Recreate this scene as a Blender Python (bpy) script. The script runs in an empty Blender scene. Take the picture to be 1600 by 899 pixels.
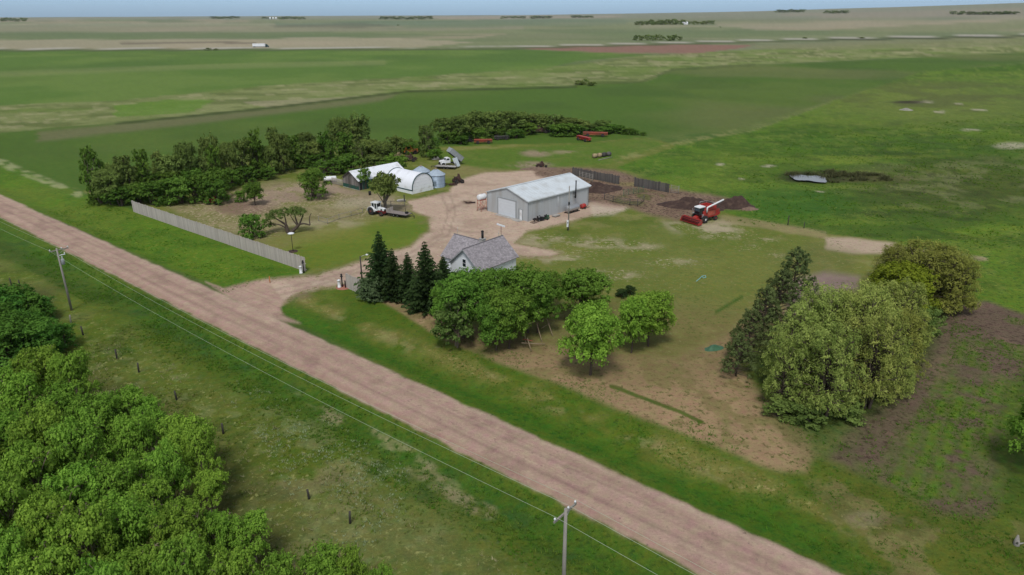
import bpy, math, random
import numpy as np
from mathutils import Vector, Matrix

# ------------------------------------------------------------------ camera, sky, sun, exposure
SC = bpy.context.scene
H = 40.0; F = 1109.0; PITCH = math.atan((449.5 - 20) / F); ROLL = math.radians(0.21)
cam_data = bpy.data.cameras.new("drone_camera"); cam = bpy.data.objects.new("drone_camera", cam_data)
SC.collection.objects.link(cam); SC.camera = cam
cam_data.sensor_width = 36.0; cam_data.lens = 36.0 * F / 1600.0
cam_data.clip_start = 0.5; cam_data.clip_end = 60000
cam.location = (0, 0, H)
cam.matrix_world = Matrix.Translation((0, 0, H)) @ Matrix.Rotation(math.pi / 2 - PITCH, 4, 'X') @ Matrix.Rotation(-ROLL, 4, 'Z')
SUN_EL = math.radians(57); SUN_AZ = math.radians(-172)      # azimuth measured from +Y towards +X
world = bpy.data.worlds.new("World"); SC.world = world; world.use_nodes = True
wn = world.node_tree; wn.nodes.clear()
sky = wn.nodes.new('ShaderNodeTexSky'); sky.sky_type = 'NISHITA'; sky.sun_disc = False
sky.sun_elevation = SUN_EL; sky.sun_rotation = SUN_AZ
sky.altitude = 500; sky.air_density = 1.0; sky.dust_density = 1.0; sky.ozone_density = 1.5
hs = wn.nodes.new('ShaderNodeHueSaturation'); hs.inputs['Saturation'].default_value = 0.32
bg = wn.nodes.new('ShaderNodeBackground'); bg.inputs['Strength'].default_value = 0.142
wo = wn.nodes.new('ShaderNodeOutputWorld')
wn.links.new(sky.outputs[0], hs.inputs['Color'])
# cloud deck overhead, pale blue gap of sky all round the horizon
tcw = wn.nodes.new('ShaderNodeTexCoord'); sx = wn.nodes.new('ShaderNodeSeparateXYZ'); wn.links.new(tcw.outputs['Generated'], sx.inputs[0])
mrw = wn.nodes.new('ShaderNodeMapRange'); mrw.inputs[1].default_value = 0.02; mrw.inputs[2].default_value = 0.22; mrw.inputs[3].default_value = 1.0; mrw.inputs[4].default_value = 0.0; wn.links.new(sx.outputs['Z'], mrw.inputs[0])
mxw = wn.nodes.new('ShaderNodeMix'); mxw.data_type = 'RGBA'; mxw.blend_type = 'MULTIPLY'; wn.links.new(mrw.outputs[0], mxw.inputs[0]); wn.links.new(hs.outputs[0], mxw.inputs[6]); mxw.inputs[7].default_value = (0.56, 0.83, 1.16, 1)
wn.links.new(mxw.outputs[2], bg.inputs['Color']); wn.links.new(bg.outputs[0], wo.inputs['Surface'])
sd = bpy.data.lights.new("sun", 'SUN'); sd.energy = 2.5; sd.angle = math.radians(15); sd.color = (1.0, 0.965, 0.92)
sun = bpy.data.objects.new("sun", sd); SC.collection.objects.link(sun)
sdir = Vector((math.sin(SUN_AZ) * math.cos(SUN_EL), math.cos(SUN_AZ) * math.cos(SUN_EL), math.sin(SUN_EL)))
sun.rotation_euler = sdir.to_track_quat('Z', 'Y').to_euler()
SC.view_settings.view_transform = 'Standard'; SC.view_settings.look = 'None'
SC.view_settings.exposure = -0.12; SC.view_settings.gamma = 1.0; SC.view_settings.use_curve_mapping = False
SC.render.engine = 'CYCLES'
SC.cycles.max_bounces = 5; SC.cycles.diffuse_bounces = 3; SC.cycles.transparent_max_bounces = 4; SC.cycles.volume_bounces = 0

# ------------------------------------------------------------------ colour, noise, projection
def lin(r, g, b, k=1.0):
    f = lambda c: ((c / 255.0) / 12.92 if c / 255.0 <= 0.04045 else ((c / 255.0 + 0.055) / 1.055) ** 2.4)
    return (f(r) * k, f(g) * k, f(b) * k)
def L4(c): return (c[0], c[1], c[2], 1.0)

_rs = np.random.RandomState(5); _P = _rs.rand(512, 512)
def vnoise(x, y, seed=0):
    x = np.asarray(x, float) + seed * 37.17; y = np.asarray(y, float) + seed * 91.73
    xi = np.floor(x).astype(np.int64); yi = np.floor(y).astype(np.int64)
    fx = x - xi; fy = y - yi; fx = fx * fx * (3 - 2 * fx); fy = fy * fy * (3 - 2 * fy)
    a = _P[xi % 512, yi % 512]; b = _P[(xi + 1) % 512, yi % 512]; c = _P[xi % 512, (yi + 1) % 512]; d = _P[(xi + 1) % 512, (yi + 1) % 512]
    return (a * (1 - fx) + b * fx) * (1 - fy) + (c * (1 - fx) + d * fx) * fy
def fbm(x, y, sc, seed=0, octs=4):
    v = 0; a = 0.5; t = 0
    for i in range(octs):
        v = v + a * vnoise(np.asarray(x) * sc, np.asarray(y) * sc, seed + i * 3); t += a; a *= 0.55; sc *= 2.03
    return v / t
def sst(a, b, x):
    t = np.clip((x - a) / (b - a), 0, 1); return t * t * (3 - 2 * t)

RN = (math.sin(math.radians(40)), math.cos(math.radians(40)))      # across the road
RT = (math.cos(math.radians(40)), -math.sin(math.radians(40)))     # along the road
POND = (0.0, 0.0)
def hz(x, y):
    """terrain height"""
    x = np.asarray(x, float); y = np.asarray(y, float)
    r = np.hypot(x, y) + 1e-6
    n = x * RN[0] + y * RN[1]; t = x * RT[0] + y * RT[1]
    z = (fbm(x, y, 1 / 24.0, 3, 3) - 0.5) * 0.5
    z = z + (fbm(x, y, 1 / 5.0, 9, 2) - 0.5) * 0.10
    farm = np.exp(-(((x + 5) / 75) ** 2 + ((y - 150) / 60) ** 2) ** 2)
    z = z * (1 - 0.85 * farm)
    prof = np.interp(n, [30, 34, 37.5, 39, 41.6, 45, 48.6, 51.5, 53, 57, 61], [0, -.05, -.55, -.55, .12, .26, .12, -.45, -.45, -.05, 0])
    near = np.exp(-((n - 45) / 14.0) ** 4)
    drive = np.exp(-((t + 84) / 11.0) ** 4) * (n > 45)
    z = z * (1 - near) + prof * (1 - drive * np.clip(-prof, 0, 1) * 1.9) * (np.abs(n - 45) < 16)
    # pasture hummocks on the right
    past = sst(60, 110, x) * (r < 900)
    z = z + past * (fbm(x, y, 1 / 7.0, 21, 3) - 0.5) * 0.7
    if POND[1]:
        z = z - 0.75 * np.exp(-(((x - POND[0]) / 11) ** 2 + ((y - POND[1]) / 9) ** 2))
    # distant ground: gentle swells and higher land to the right
    az = 800 + F * (x / np.maximum(y, 1e-3)) / math.cos(PITCH)
    rise = np.where(y > 0, np.interp(az, [820, 1000, 1600, 2300], [0, 2.4, 12.5, 15.0]), 0)
    z = z + 8.4 * rise * sst(1700, 8200, r)
    z = z + sst(700, 1800, r) * (fbm(x, y, 1 / 900.0, 33, 2) - 0.5) * 5.0
    return z
CP, SP = math.cos(PITCH), math.sin(PITCH); CR, SR = math.cos(ROLL), math.sin(ROLL)
def proj(x, y, z):
    dz = z - H; dep = y * CP - dz * SP; up = y * SP + dz * CP
    d = np.where(dep > 1.0, dep, 1.0)
    xr = x / d * F; yr = up / d * F
    X = 800 + xr * CR - yr * SR; Y = 449.5 - (xr * SR + yr * CR)
    return np.where(dep > 1.0, X, -9e4), np.where(dep > 1.0, Y, -9e4), F / d
_TS = np.concatenate([np.geomspace(30, 14000, 1500)])
def gp(px, py, above=0.0):
    """the point of the terrain (raised by `above`) seen at photo pixel px, py"""
    X = px - 800; Y = -(py - 449.5)
    xr = X * CR + Y * SR; yr = -X * SR + Y * CR
    d = np.array([xr, F * CP + yr * SP, -F * SP + yr * CP]); d = d / math.hypot(d[0], d[1])
    xs = d[0] * _TS; ys = d[1] * _TS; zz = H + d[2] * _TS - hz(xs, ys) - above
    k = np.argmax(zz < 0)
    if zz[k] >= 0: k = len(_TS) - 1
    k = max(k, 1); a, b = _TS[k - 1], _TS[k]; f = zz[k - 1] / (zz[k - 1] - zz[k] + 1e-9); t = a + (b - a) * f
    x = d[0] * t; y = d[1] * t
    return Vector((x, y, float(hz(x, y))))
def z_at(p, py):
    """height above p at which photo row py is reached"""
    lo, hi = 0.0, 60.0
    for _ in range(30):
        m = (lo + hi) / 2
        if proj(p.x, p.y, p.z + m)[1] > py: lo = m
        else: hi = m
    return lo
_q = gp(1262, 281); POND = (_q.x, _q.y)

# ------------------------------------------------------------------ scene helpers
COL = SC.collection
def tag(o, label=None, cat=None, group=None, kind=None):
    if label: o['label'] = label
    if cat: o['category'] = cat
    if group: o['group'] = group
    if kind: o['kind'] = kind
    return o
def empty(name, loc, rz=0.0, label=None, cat=None, group=None):
    o = bpy.data.objects.new(name, None); COL.objects.link(o)
    o.location = loc; o.rotation_euler = (0, 0, rz); o.empty_display_size = 0.3
    return tag(o, label, cat, group)
def link(name, me, m=None, parent=None):
    if m is not None and len(me.materials) == 0: me.materials.append(m)
    o = bpy.data.objects.new(name, me); COL.objects.link(o)
    if parent: o.parent = parent
    return o
def np_mesh(name, verts, quads, attrs=None):
    me = bpy.data.meshes.new(name)
    nv = len(verts); nf = len(quads); k = quads.shape[1]
    me.vertices.add(nv); me.vertices.foreach_set('co', np.ascontiguousarray(verts, np.float32).ravel())
    me.loops.add(nf * k); me.loops.foreach_set('vertex_index', np.ascontiguousarray(quads, np.int32).ravel())
    me.polygons.add(nf); me.polygons.foreach_set('loop_start', np.arange(0, nf * k, k, dtype=np.int32))
    me.polygons.foreach_set('loop_total', np.full(nf, k, np.int32))
    for nm, (typ, data) in (attrs or {}).items():
        a = me.attributes.new(nm, typ, 'POINT')
        a.data.foreach_set('color' if typ == 'FLOAT_COLOR' else 'value', np.ascontiguousarray(data, np.float32).ravel())
    me.update(calc_edges=True)
    return me

class MB:
    def __init__(s): s.v = []; s.f = []; s.sm = []
    def add(s, vs, fs, smooth=False):
        b = len(s.v); s.v += [tuple(v) for v in vs]; s.f += [tuple(b + i for i in f) for f in fs]; s.sm += [smooth] * len(fs); return s
    def box(s, x0, x1, y0, y1, z0, z1, M=None):
        vs = [Vector(c) for c in ((x0,y0,z0),(x1,y0,z0),(x1,y1,z0),(x0,y1,z0),(x0,y0,z1),(x1,y0,z1),(x1,y1,z1),(x0,y1,z1))]
        if M: vs = [M @ v for v in vs]
        return s.add(vs, [(0,3,2,1),(4,5,6,7),(0,1,5,4),(1,2,6,5),(2,3,7,6),(3,0,4,7)])
    def cbox(s, c, size, M=None):
        return s.box(c[0]-size[0]/2, c[0]+size[0]/2, c[1]-size[1]/2, c[1]+size[1]/2, c[2]-size[2]/2, c[2]+size[2]/2, M)
    def prism(s, pts, axis, a, b):
        """polygon pts in the plane across `axis`, extruded from a to b"""
        def mk(p, t):
            return {'x': (t, p[0], p[1]), 'y': (p[0], t, p[1]), 'z': (p[0], p[1], t)}[axis]
        n = len(pts); vs = [mk(p, a) for p in pts] + [mk(p, b) for p in pts]
        fs = [tuple(range(n)), tuple(range(2*n-1, n-1, -1))] + [(i, n+i, n+(i+1) % n, (i+1) % n) for i in range(n)]
        return s.add(vs, fs)
    def tube(s, pts, rad, n=6, caps=True, smooth=True):
        pts = [Vector(p) for p in pts]; rad = rad if isinstance(rad, (list, tuple)) else [rad] * len(pts)
        b = len(s.v); up = None
        for i, p in enumerate(pts):
            d = (pts[min(i+1, len(pts)-1)] - pts[max(i-1, 0)]).normalized()
            if up is None or abs(up.dot(d)) > 0.95: up = Vector((0, 0, 1)) if abs(d.z) < 0.9 else Vector((1, 0, 0))
            a = d.cross(up).normalized(); c = a.cross(d).normalized(); up = c
            for k in range(n):
                t = 2 * math.pi * k / n
                s.v.append(tuple(p + (a * math.cos(t) + c * math.sin(t)) * rad[i]))
        for i in range(len(pts) - 1):
            for k in range(n):
                s.f.append((b+i*n+k, b+i*n+(k+1) % n, b+(i+1)*n+(k+1) % n, b+(i+1)*n+k)); s.sm.append(smooth)
        if caps:
            s.f.append(tuple(b+k for k in range(n-1, -1, -1))); s.f.append(tuple(b+(len(pts)-1)*n+k for k in range(n))); s.sm += [False, False]
        return s
    def lathe(s, prof, n=20, c=(0,0,0), axis='z', smooth=True):
        """prof: (radius, height) pairs"""
        b = len(s.v)
        for r, h in prof:
            for k in range(n):
                t = 2*math.pi*k/n; u, v = r*math.cos(t), r*math.sin(t)
                q = {'z': (u, v, h), 'x': (h, u, v), 'y': (v, h, u)}[axis]
                s.v.append((c[0]+q[0], c[1]+q[1], c[2]+q[2]))
        for i in range(len(prof)-1):
            for k in range(n):
                s.f.append((b+i*n+k, b+i*n+(k+1) % n, b+(i+1)*n+(k+1) % n, b+(i+1)*n+k)); s.sm.append(smooth)
        s.f.append(tuple(b+k for k in range(n-1, -1, -1))); s.f.append(tuple(b+(len(prof)-1)*n+k for k in range(n))); s.sm += [False, False]
        return s
    def mesh(s, name):
        me = bpy.data.meshes.new(name); me.from_pydata(s.v, [], s.f); me.polygons.foreach_set('use_smooth', s.sm); me.update(); return me
    def build(s, name, m, parent=None, loc=None, rot=None):
        o = link(name, s.mesh(name), m, parent)
        if loc is not None: o.location = loc
        if rot is not None: o.rotation_euler = rot
        return o
def copy_tree(o, parent=None):
    c = o.copy(); COL.objects.link(c); c.parent = parent
    for ch in o.children: copy_tree(ch, c)
    return c

# ------------------------------------------------------------------ materials
def mat(name, col, rough=0.8, metal=0.0, var=0.15, scale=1.5, dirt=None, dirt_amt=0.0, dscale=0.6, bump=0.0, bscale=20.0, spec=0.3, streak=False, orand=0.0):
    m = bpy.data.materials.new(name); m.use_nodes = True; nt = m.node_tree; N = nt.nodes; K = nt.links
    b = N['Principled BSDF']; b.inputs['Roughness'].default_value = rough; b.inputs['Metallic'].default_value = metal
    b.inputs['Specular IOR Level'].default_value = spec
    tc = N.new('ShaderNodeTexCoord'); mp = N.new('ShaderNodeMapping'); K.new(tc.outputs['Object'], mp.inputs[0])
    if streak: mp.inputs['Scale'].default_value = (1, 1, 0.12)
    n1 = N.new('ShaderNodeTexNoise'); n1.inputs['Scale'].default_value = scale; n1.inputs['Detail'].default_value = 6; n1.inputs['Roughness'].default_value = 0.65
    K.new(mp.outputs[0], n1.inputs['Vector'])
    r = N.new('ShaderNodeMapRange'); r.inputs[1].default_value = 0.3; r.inputs[2].default_value = 0.7
    r.inputs[3].default_value = 1 - var; r.inputs[4].default_value = 1 + var; K.new(n1.outputs['Fac'], r.inputs[0])
    mx = N.new('ShaderNodeMix'); mx.data_type = 'RGBA'; mx.blend_type = 'MULTIPLY'; mx.inputs[0].default_value = 1
    mx.inputs[6].default_value = L4(col); K.new(r.outputs[0], mx.inputs[7]); out = mx.outputs[2]
    if dirt:
        n2 = N.new('ShaderNodeTexNoise'); n2.inputs['Scale'].default_value = dscale; n2.inputs['Detail'].default_value = 5; K.new(mp.outputs[0], n2.inputs['Vector'])
        r2 = N.new('ShaderNodeMapRange'); r2.inputs[1].default_value = 0.6 - 0.3*dirt_amt; r2.inputs[2].default_value = 0.8 - 0.3*dirt_amt; K.new(n2.outputs['Fac'], r2.inputs[0])
        m2 = N.new('ShaderNodeMix'); m2.data_type = 'RGBA'; K.new(r2.outputs[0], m2.inputs[0]); K.new(out, m2.inputs[6]); m2.inputs[7].default_value = L4(dirt); out = m2.outputs[2]
    if orand:
        oi = N.new('ShaderNodeObjectInfo'); ro = N.new('ShaderNodeMapRange'); ro.inputs[3].default_value = 1-orand; ro.inputs[4].default_value = 1+orand; K.new(oi.outputs['Random'], ro.inputs[0])
        mo = N.new('ShaderNodeMix'); mo.data_type = 'RGBA'; mo.blend_type = 'MULTIPLY'; mo.inputs[0].default_value = 1; K.new(out, mo.inputs[6]); K.new(ro.outputs[0], mo.inputs[7]); out = mo.outputs[2]
    K.new(out, b.inputs['Base Color'])
    if bump:
        n3 = N.new('ShaderNodeTexNoise'); n3.inputs['Scale'].default_value = bscale; n3.inputs['Detail'].default_value = 4; K.new(tc.outputs['Object'], n3.inputs['Vector'])
        bp = N.new('ShaderNodeBump'); bp.inputs['Strength'].default_value = bump; bp.inputs['Distance'].default_value = 0.05
        K.new(n3.outputs['Fac'], bp.inputs['Height']); K.new(bp.outputs[0], b.inputs['Normal'])
    return m
def leafmat(name, dark, light, trans=0.3, ovar=0.14):
    m = bpy.data.materials.new(name); m.use_nodes = True; nt = m.node_tree; N = nt.nodes; K = nt.links; N.clear()
    at = N.new('ShaderNodeAttribute'); at.attribute_name = 'lv'
    mx = N.new('ShaderNodeMix'); mx.data_type = 'RGBA'; mx.inputs[6].default_value = L4(dark); mx.inputs[7].default_value = L4(light); K.new(at.outputs['Fac'], mx.inputs[0])
    oi = N.new('ShaderNodeObjectInfo'); hsv = N.new('ShaderNodeHueSaturation'); K.new(mx.outputs[2], hsv.inputs['Color'])
    r1 = N.new('ShaderNodeMapRange'); r1.inputs[3].default_value = 0.492; r1.inputs[4].default_value = 0.514; K.new(oi.outputs['Random'], r1.inputs[0]); K.new(r1.outputs[0], hsv.inputs['Hue'])
    mu = N.new('ShaderNodeMath'); mu.operation = 'MULTIPLY'; mu.inputs[1].default_value = 7.31; K.new(oi.outputs['Random'], mu.inputs[0])
    fr = N.new('ShaderNodeMath'); fr.operation = 'FRACT'; K.new(mu.outputs[0], fr.inputs[0])
    r2 = N.new('ShaderNodeMapRange'); r2.inputs[3].default_value = 1-ovar; r2.inputs[4].default_value = 1+ovar; K.new(fr.outputs[0], r2.inputs[0]); K.new(r2.outputs[0], hsv.inputs['Value'])
    d = N.new('ShaderNodeBsdfDiffuse'); t = N.new('ShaderNodeBsdfTranslucent'); ms = N.new('ShaderNodeMixShader'); ms.inputs[0].default_value = trans
    K.new(hsv.outputs[0], d.inputs['Color']); K.new(hsv.outputs[0], t.inputs['Color']); K.new(d.outputs[0], ms.inputs[1]); K.new(t.outputs[0], ms.inputs[2])
    o = N.new('ShaderNodeOutputMaterial'); K.new(ms.outputs[0], o.inputs['Surface'])
    return m
M = {}
M['bark'] = mat('bark', (0.085, 0.065, 0.05), 0.95, var=0.3, scale=4, bump=0.5)
M['bark_grey'] = mat('bark_grey', (0.16, 0.135, 0.11), 0.95, var=0.3, scale=4, bump=0.5)
M['steel'] = mat('galvanised_steel', (0.30, 0.335, 0.36), 0.5, 0.25, 0.08, 0.8, dirt=(0.25,0.26,0.26), dirt_amt=0.3, streak=True)
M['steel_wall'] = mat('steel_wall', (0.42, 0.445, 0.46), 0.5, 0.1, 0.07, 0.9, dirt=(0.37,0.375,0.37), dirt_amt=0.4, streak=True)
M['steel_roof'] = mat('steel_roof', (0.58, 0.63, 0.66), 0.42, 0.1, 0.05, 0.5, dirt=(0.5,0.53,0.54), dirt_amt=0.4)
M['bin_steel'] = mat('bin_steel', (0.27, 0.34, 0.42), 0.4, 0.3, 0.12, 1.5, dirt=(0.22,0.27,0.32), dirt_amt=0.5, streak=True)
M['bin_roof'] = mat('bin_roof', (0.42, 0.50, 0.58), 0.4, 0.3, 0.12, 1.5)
M['white'] = mat('white_paint', (0.72, 0.74, 0.76), 0.5, 0, 0.05, 1.2, dirt=(0.5,0.49,0.46), dirt_amt=0.15)
M['white_roof'] = mat('white_sheet_roof', (0.74, 0.77, 0.82), 0.45, 0, 0.04, 0.6, dirt=(0.55,0.56,0.57), dirt_amt=0.35)
M['fabric'] = mat('white_tarpaulin', (0.76, 0.79, 0.84), 0.6, 0, 0.03, 0.7, dirt=(0.6,0.62,0.64), dirt_amt=0.2)
M['siding'] = mat('white_siding', (0.70, 0.73, 0.76), 0.6, 0, 0.05, 1.0, dirt=(0.45,0.48,0.5), dirt_amt=0.2)
M['door'] = mat('white_door', (0.60, 0.64, 0.68), 0.5, 0, 0.03, 1.0)
M['green_trim'] = mat('dark_green_trim', (0.015, 0.055, 0.06), 0.6, 0, 0.1)
M['green_wall'] = mat('green_wall_band', (0.02, 0.085, 0.065), 0.7, 0, 0.2, dirt=(0.06,0.07,0.06), dirt_amt=0.3)
M['concrete'] = mat('concrete', (0.36, 0.35, 0.33), 0.9, 0, 0.15, 2, dirt=(0.25,0.23,0.2), dirt_amt=0.5)
M['board'] = mat('weathered_board', (0.42, 0.38, 0.345), 0.95, 0, 0.28, 2.5, orand=.13, dirt=(0.27,0.24,0.22), dirt_amt=0.4, dscale=1.2, streak=True)
M['board_dark'] = mat('dark_weathered_board', (0.10, 0.095, 0.09), 0.95, 0, 0.35, 2.5, orand=.3, dirt=(0.05,0.045,0.04), dirt_amt=0.5, dscale=1.2, streak=True)
M['barn_board'] = mat('barn_board', (0.20, 0.185, 0.175), 0.95, 0, 0.28, 2.5, orand=.3, dirt=(0.11,0.10,0.09), dirt_amt=0.5, streak=True)
M['wood_pole'] = mat('wood_pole', (0.24, 0.225, 0.20), 0.95, 0, 0.25, 3, streak=True)
M['wood_light'] = mat('peeled_log', (0.30, 0.23, 0.15), 0.9, 0, 0.25, 3)
M['post_dark'] = mat('old_fence_post', (0.055, 0.05, 0.045), 0.95, 0, 0.3, 3)
M['black'] = mat('black_metal', (0.018, 0.018, 0.02), 0.6, 0.1, 0.3)
M['rubber'] = mat('tyre_rubber', (0.022, 0.022, 0.023), 0.9, 0, 0.35, 6, dirt=(0.09,0.075,0.06), dirt_amt=0.35, dscale=3)
M['red'] = mat('red_paint', (0.42, 0.035, 0.03), 0.5, 0, 0.18, 1.5, dirt=(0.19,0.06,0.05), dirt_amt=0.5, dscale=1.5)
M['dark_red'] = mat('dark_red_paint', (0.20, 0.018, 0.02), 0.6, 0, 0.25, 1.5, dirt=(0.08,0.04,0.03), dirt_amt=0.4)
M['faded_red'] = mat('faded_red_paint', (0.40, 0.09, 0.06), 0.7, 0, 0.25, 1.5, dirt=(0.2,0.09,0.06), dirt_amt=0.5)
M['orange'] = mat('orange_paint', (0.55, 0.17, 0.03), 0.6, 0, 0.2, 1.5, dirt=(0.2,0.10,0.06), dirt_amt=0.5)
M['rust'] = mat('rusty_iron', (0.085, 0.045, 0.035), 0.95, 0, 0.4, 3, dirt=(0.04,0.03,0.03), dirt_amt=0.5, dscale=2)
M['glass'] = mat('dark_glass', (0.015, 0.022, 0.028), 0.12, 0, 0.1, spec=0.6)
M['chrome'] = mat('dull_steel', (0.40, 0.41, 0.42), 0.4, 0.6, 0.1)
M['deck'] = mat('deck_planks', (0.23, 0.20, 0.185), 0.95, 0, 0.25, 3, streak=False)
M['tan'] = mat('pale_straw', (0.33, 0.26, 0.15), 0.95, 0, 0.35, 5, dirt=(0.12,0.09,0.06), dirt_amt=0.5, dscale=1.2)
M['manure'] = mat('manure', (0.052, 0.032, 0.026), 1.0, 0, 0.35, 1.6, dirt=(0.09,0.06,0.045), dirt_amt=0.3, dscale=0.9, bump=1.0, bscale=3)
M['soil_heap'] = mat('dry_soil', (0.17, 0.115, 0.085), 1.0, 0, 0.35, 1.6, bump=0.8, bscale=6)
M['stone'] = mat('pale_stone', (0.24, 0.235, 0.19), 0.95, 0, 0.3, 1.6, bump=0.5, bscale=4)
M['blue_cloth'] = mat('blue_hose', (0.18, 0.42, 0.44), 0.6, 0, 0.1)
M['green_paint'] = mat('green_paint', (0.05, 0.13, 0.07), 0.6, 0, 0.25)
M['brick_pad'] = mat('red_mulch', (0.30, 0.13, 0.09), 0.95, 0, 0.3, 8, bump=0.6)
M['wire'] = mat('aluminium_wire', (0.40, 0.46, 0.34), 0.5, 0.2, 0.05)
M['insulator'] = mat('white_porcelain', (0.7, 0.72, 0.74), 0.25, 0, 0.05)
M['grey_paint'] = mat('grey_paint', (0.30, 0.32, 0.33), 0.5, 0.1, 0.12)
M['twig'] = mat('dead_twigs', (0.20, 0.155, 0.12), 0.95, 0, 0.3, 3)

# shingles: irregular tabs in courses
def shingle_mat():
    m = mat('weathered_shingles', (0.325, 0.305, 0.315), 0.95, 0, 0.22, 2.2, dirt=(0.27,0.25,0.26), dirt_amt=0.35, dscale=1.1)
    nt = m.node_tree; N = nt.nodes; K = nt.links; b = N['Principled BSDF']
    src = b.inputs['Base Color'].links[0].from_socket
    uv = N.new('ShaderNodeUVMap'); br = N.new('ShaderNodeTexBrick'); br.inputs['Scale'].default_value = 1.0
    br.inputs['Brick Width'].default_value = 0.33; br.inputs['Row Height'].default_value = 0.19; br.inputs['Mortar Size'].default_value = 0.018
    br.inputs['Color1'].default_value = (1.25, 1.22, 1.25, 1); br.inputs['Color2'].default_value = (0.72, 0.72, 0.74, 1); br.inputs['Mortar'].default_value = (0.4, 0.4, 0.42, 1)
    K.new(uv.outputs[0], br.inputs['Vector'])
    mx = N.new('ShaderNodeMix'); mx.data_type = 'RGBA'; mx.blend_type = 'MULTIPLY'; mx.inputs[0].default_value = 0.8
    K.new(src, mx.inputs[6]); K.new(br.outputs['Color'], mx.inputs[7]); K.new(mx.outputs[2], b.inputs['Base Color'])
    bp = N.new('ShaderNodeBump'); bp.inputs['Strength'].default_value = 0.5; bp.inputs['Distance'].default_value = 0.03; K.new(br.outputs['Fac'], bp.inputs['Height']); bp.invert = True
    K.new(bp.outputs[0], b.inputs['Normal'])
    return m
M['shingle'] = shingle_mat()

# ------------------------------------------------------------------ ground: one sheet of terrain, cut into its fields and roads
def ground_material():
    m = bpy.data.materials.new('ground_cover'); m.use_nodes = True; nt = m.node_tree; N = nt.nodes; K = nt.links
    b = N['Principled BSDF']; b.inputs['Roughness'].default_value = 0.95; b.inputs['Specular IOR Level'].default_value = 0.12
    at = N.new('ShaderNodeAttribute'); at.attribute_name = 'col'
    fa = N.new('ShaderNodeAttribute'); fa.attribute_name = 'fine'
    geo = N.new('ShaderNodeNewGeometry')
    def noise(sc, det, lo, hi, ro=0.6):
        n = N.new('ShaderNodeTexNoise'); n.inputs['Scale'].default_value = sc; n.inputs['Detail'].default_value = det; n.inputs['Roughness'].default_value = ro
        K.new(geo.outputs['Position'], n.inputs['Vector'])
        r = N.new('ShaderNodeMapRange'); r.inputs[1].default_value = 0.28; r.inputs[2].default_value = 0.72; r.inputs[3].default_value = lo; r.inputs[4].default_value = hi
        K.new(n.outputs['Fac'], r.inputs[0]); return n, r
    n1, r1 = noise(3.4, 6, -1.2, 1.2, 0.78); n2, r2 = noise(0.45, 4, -1, 1)
    ad = N.new('ShaderNodeMath'); ad.operation = 'MULTIPLY_ADD'; K.new(r2.outputs[0], ad.inputs[0]); ad.inputs[1].default_value = 0.6; K.new(r1.outputs[0], ad.inputs[2])
    mu = N.new('ShaderNodeMath'); mu.operation = 'MULTIPLY_ADD'; K.new(ad.outputs[0], mu.inputs[0]); K.new(fa.outputs['Fac'], mu.inputs[1]); mu.inputs[2].default_value = 1.0
    mx = N.new('ShaderNodeMix'); mx.data_type = 'RGBA'; mx.blend_type = 'MULTIPLY'; mx.inputs[0].default_value = 1; K.new(mu.outputs[0], mx.inputs[7])
    fc = N.new('ShaderNodeAttribute'); fc.attribute_name = 'fleck'; fd = N.new('ShaderNodeAttribute'); fd.attribute_name = 'fleck_density'
    n5 = N.new('ShaderNodeTexNoise'); n5.inputs['Scale'].default_value = 1.5; n5.inputs['Detail'].default_value = 7; n5.inputs['Roughness'].default_value = 0.72; K.new(geo.outputs['Position'], n5.inputs['Vector'])
    th = N.new('ShaderNodeMath'); th.operation = 'MULTIPLY_ADD'; th.inputs[1].default_value = 0.46; K.new(fd.outputs['Fac'], th.inputs[0]); K.new(n5.outputs['Fac'], th.inputs[2])
    fr = N.new('ShaderNodeMapRange'); fr.inputs[1].default_value = 0.69; fr.inputs[2].default_value = 0.77; K.new(th.outputs[0], fr.inputs[0])
    fm = N.new('ShaderNodeMix'); fm.data_type = 'RGBA'; K.new(fr.outputs[0], fm.inputs[0]); K.new(at.outputs['Color'], fm.inputs[6]); K.new(fc.outputs['Color'], fm.inputs[7]); K.new(fm.outputs[2], mx.inputs[6])
    n4, r4 = noise(1.1, 4, 0.47, 0.53); hv = N.new('ShaderNodeHueSaturation'); K.new(mx.outputs[2], hv.inputs['Color']); K.new(r4.outputs[0], hv.inputs['Hue'])
    K.new(hv.outputs[0], b.inputs['Base Color'])
    bp = N.new('ShaderNodeBump'); bp.inputs['Strength'].default_value = 0.7; bp.inputs['Distance'].default_value = 0.22
    K.new(n1.outputs['Fac'], bp.inputs['Height']); K.new(bp.outputs[0], b.inputs['Normal'])
    return m

def seg_d(px, py, ax, ay, bx, by):
    dx, dy = bx-ax, by-ay; t = np.clip(((px-ax)*dx + (py-ay)*dy) / (dx*dx+dy*dy+1e-9), 0, 1)
    return np.hypot(px-ax-t*dx, py-ay-t*dy)

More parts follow.
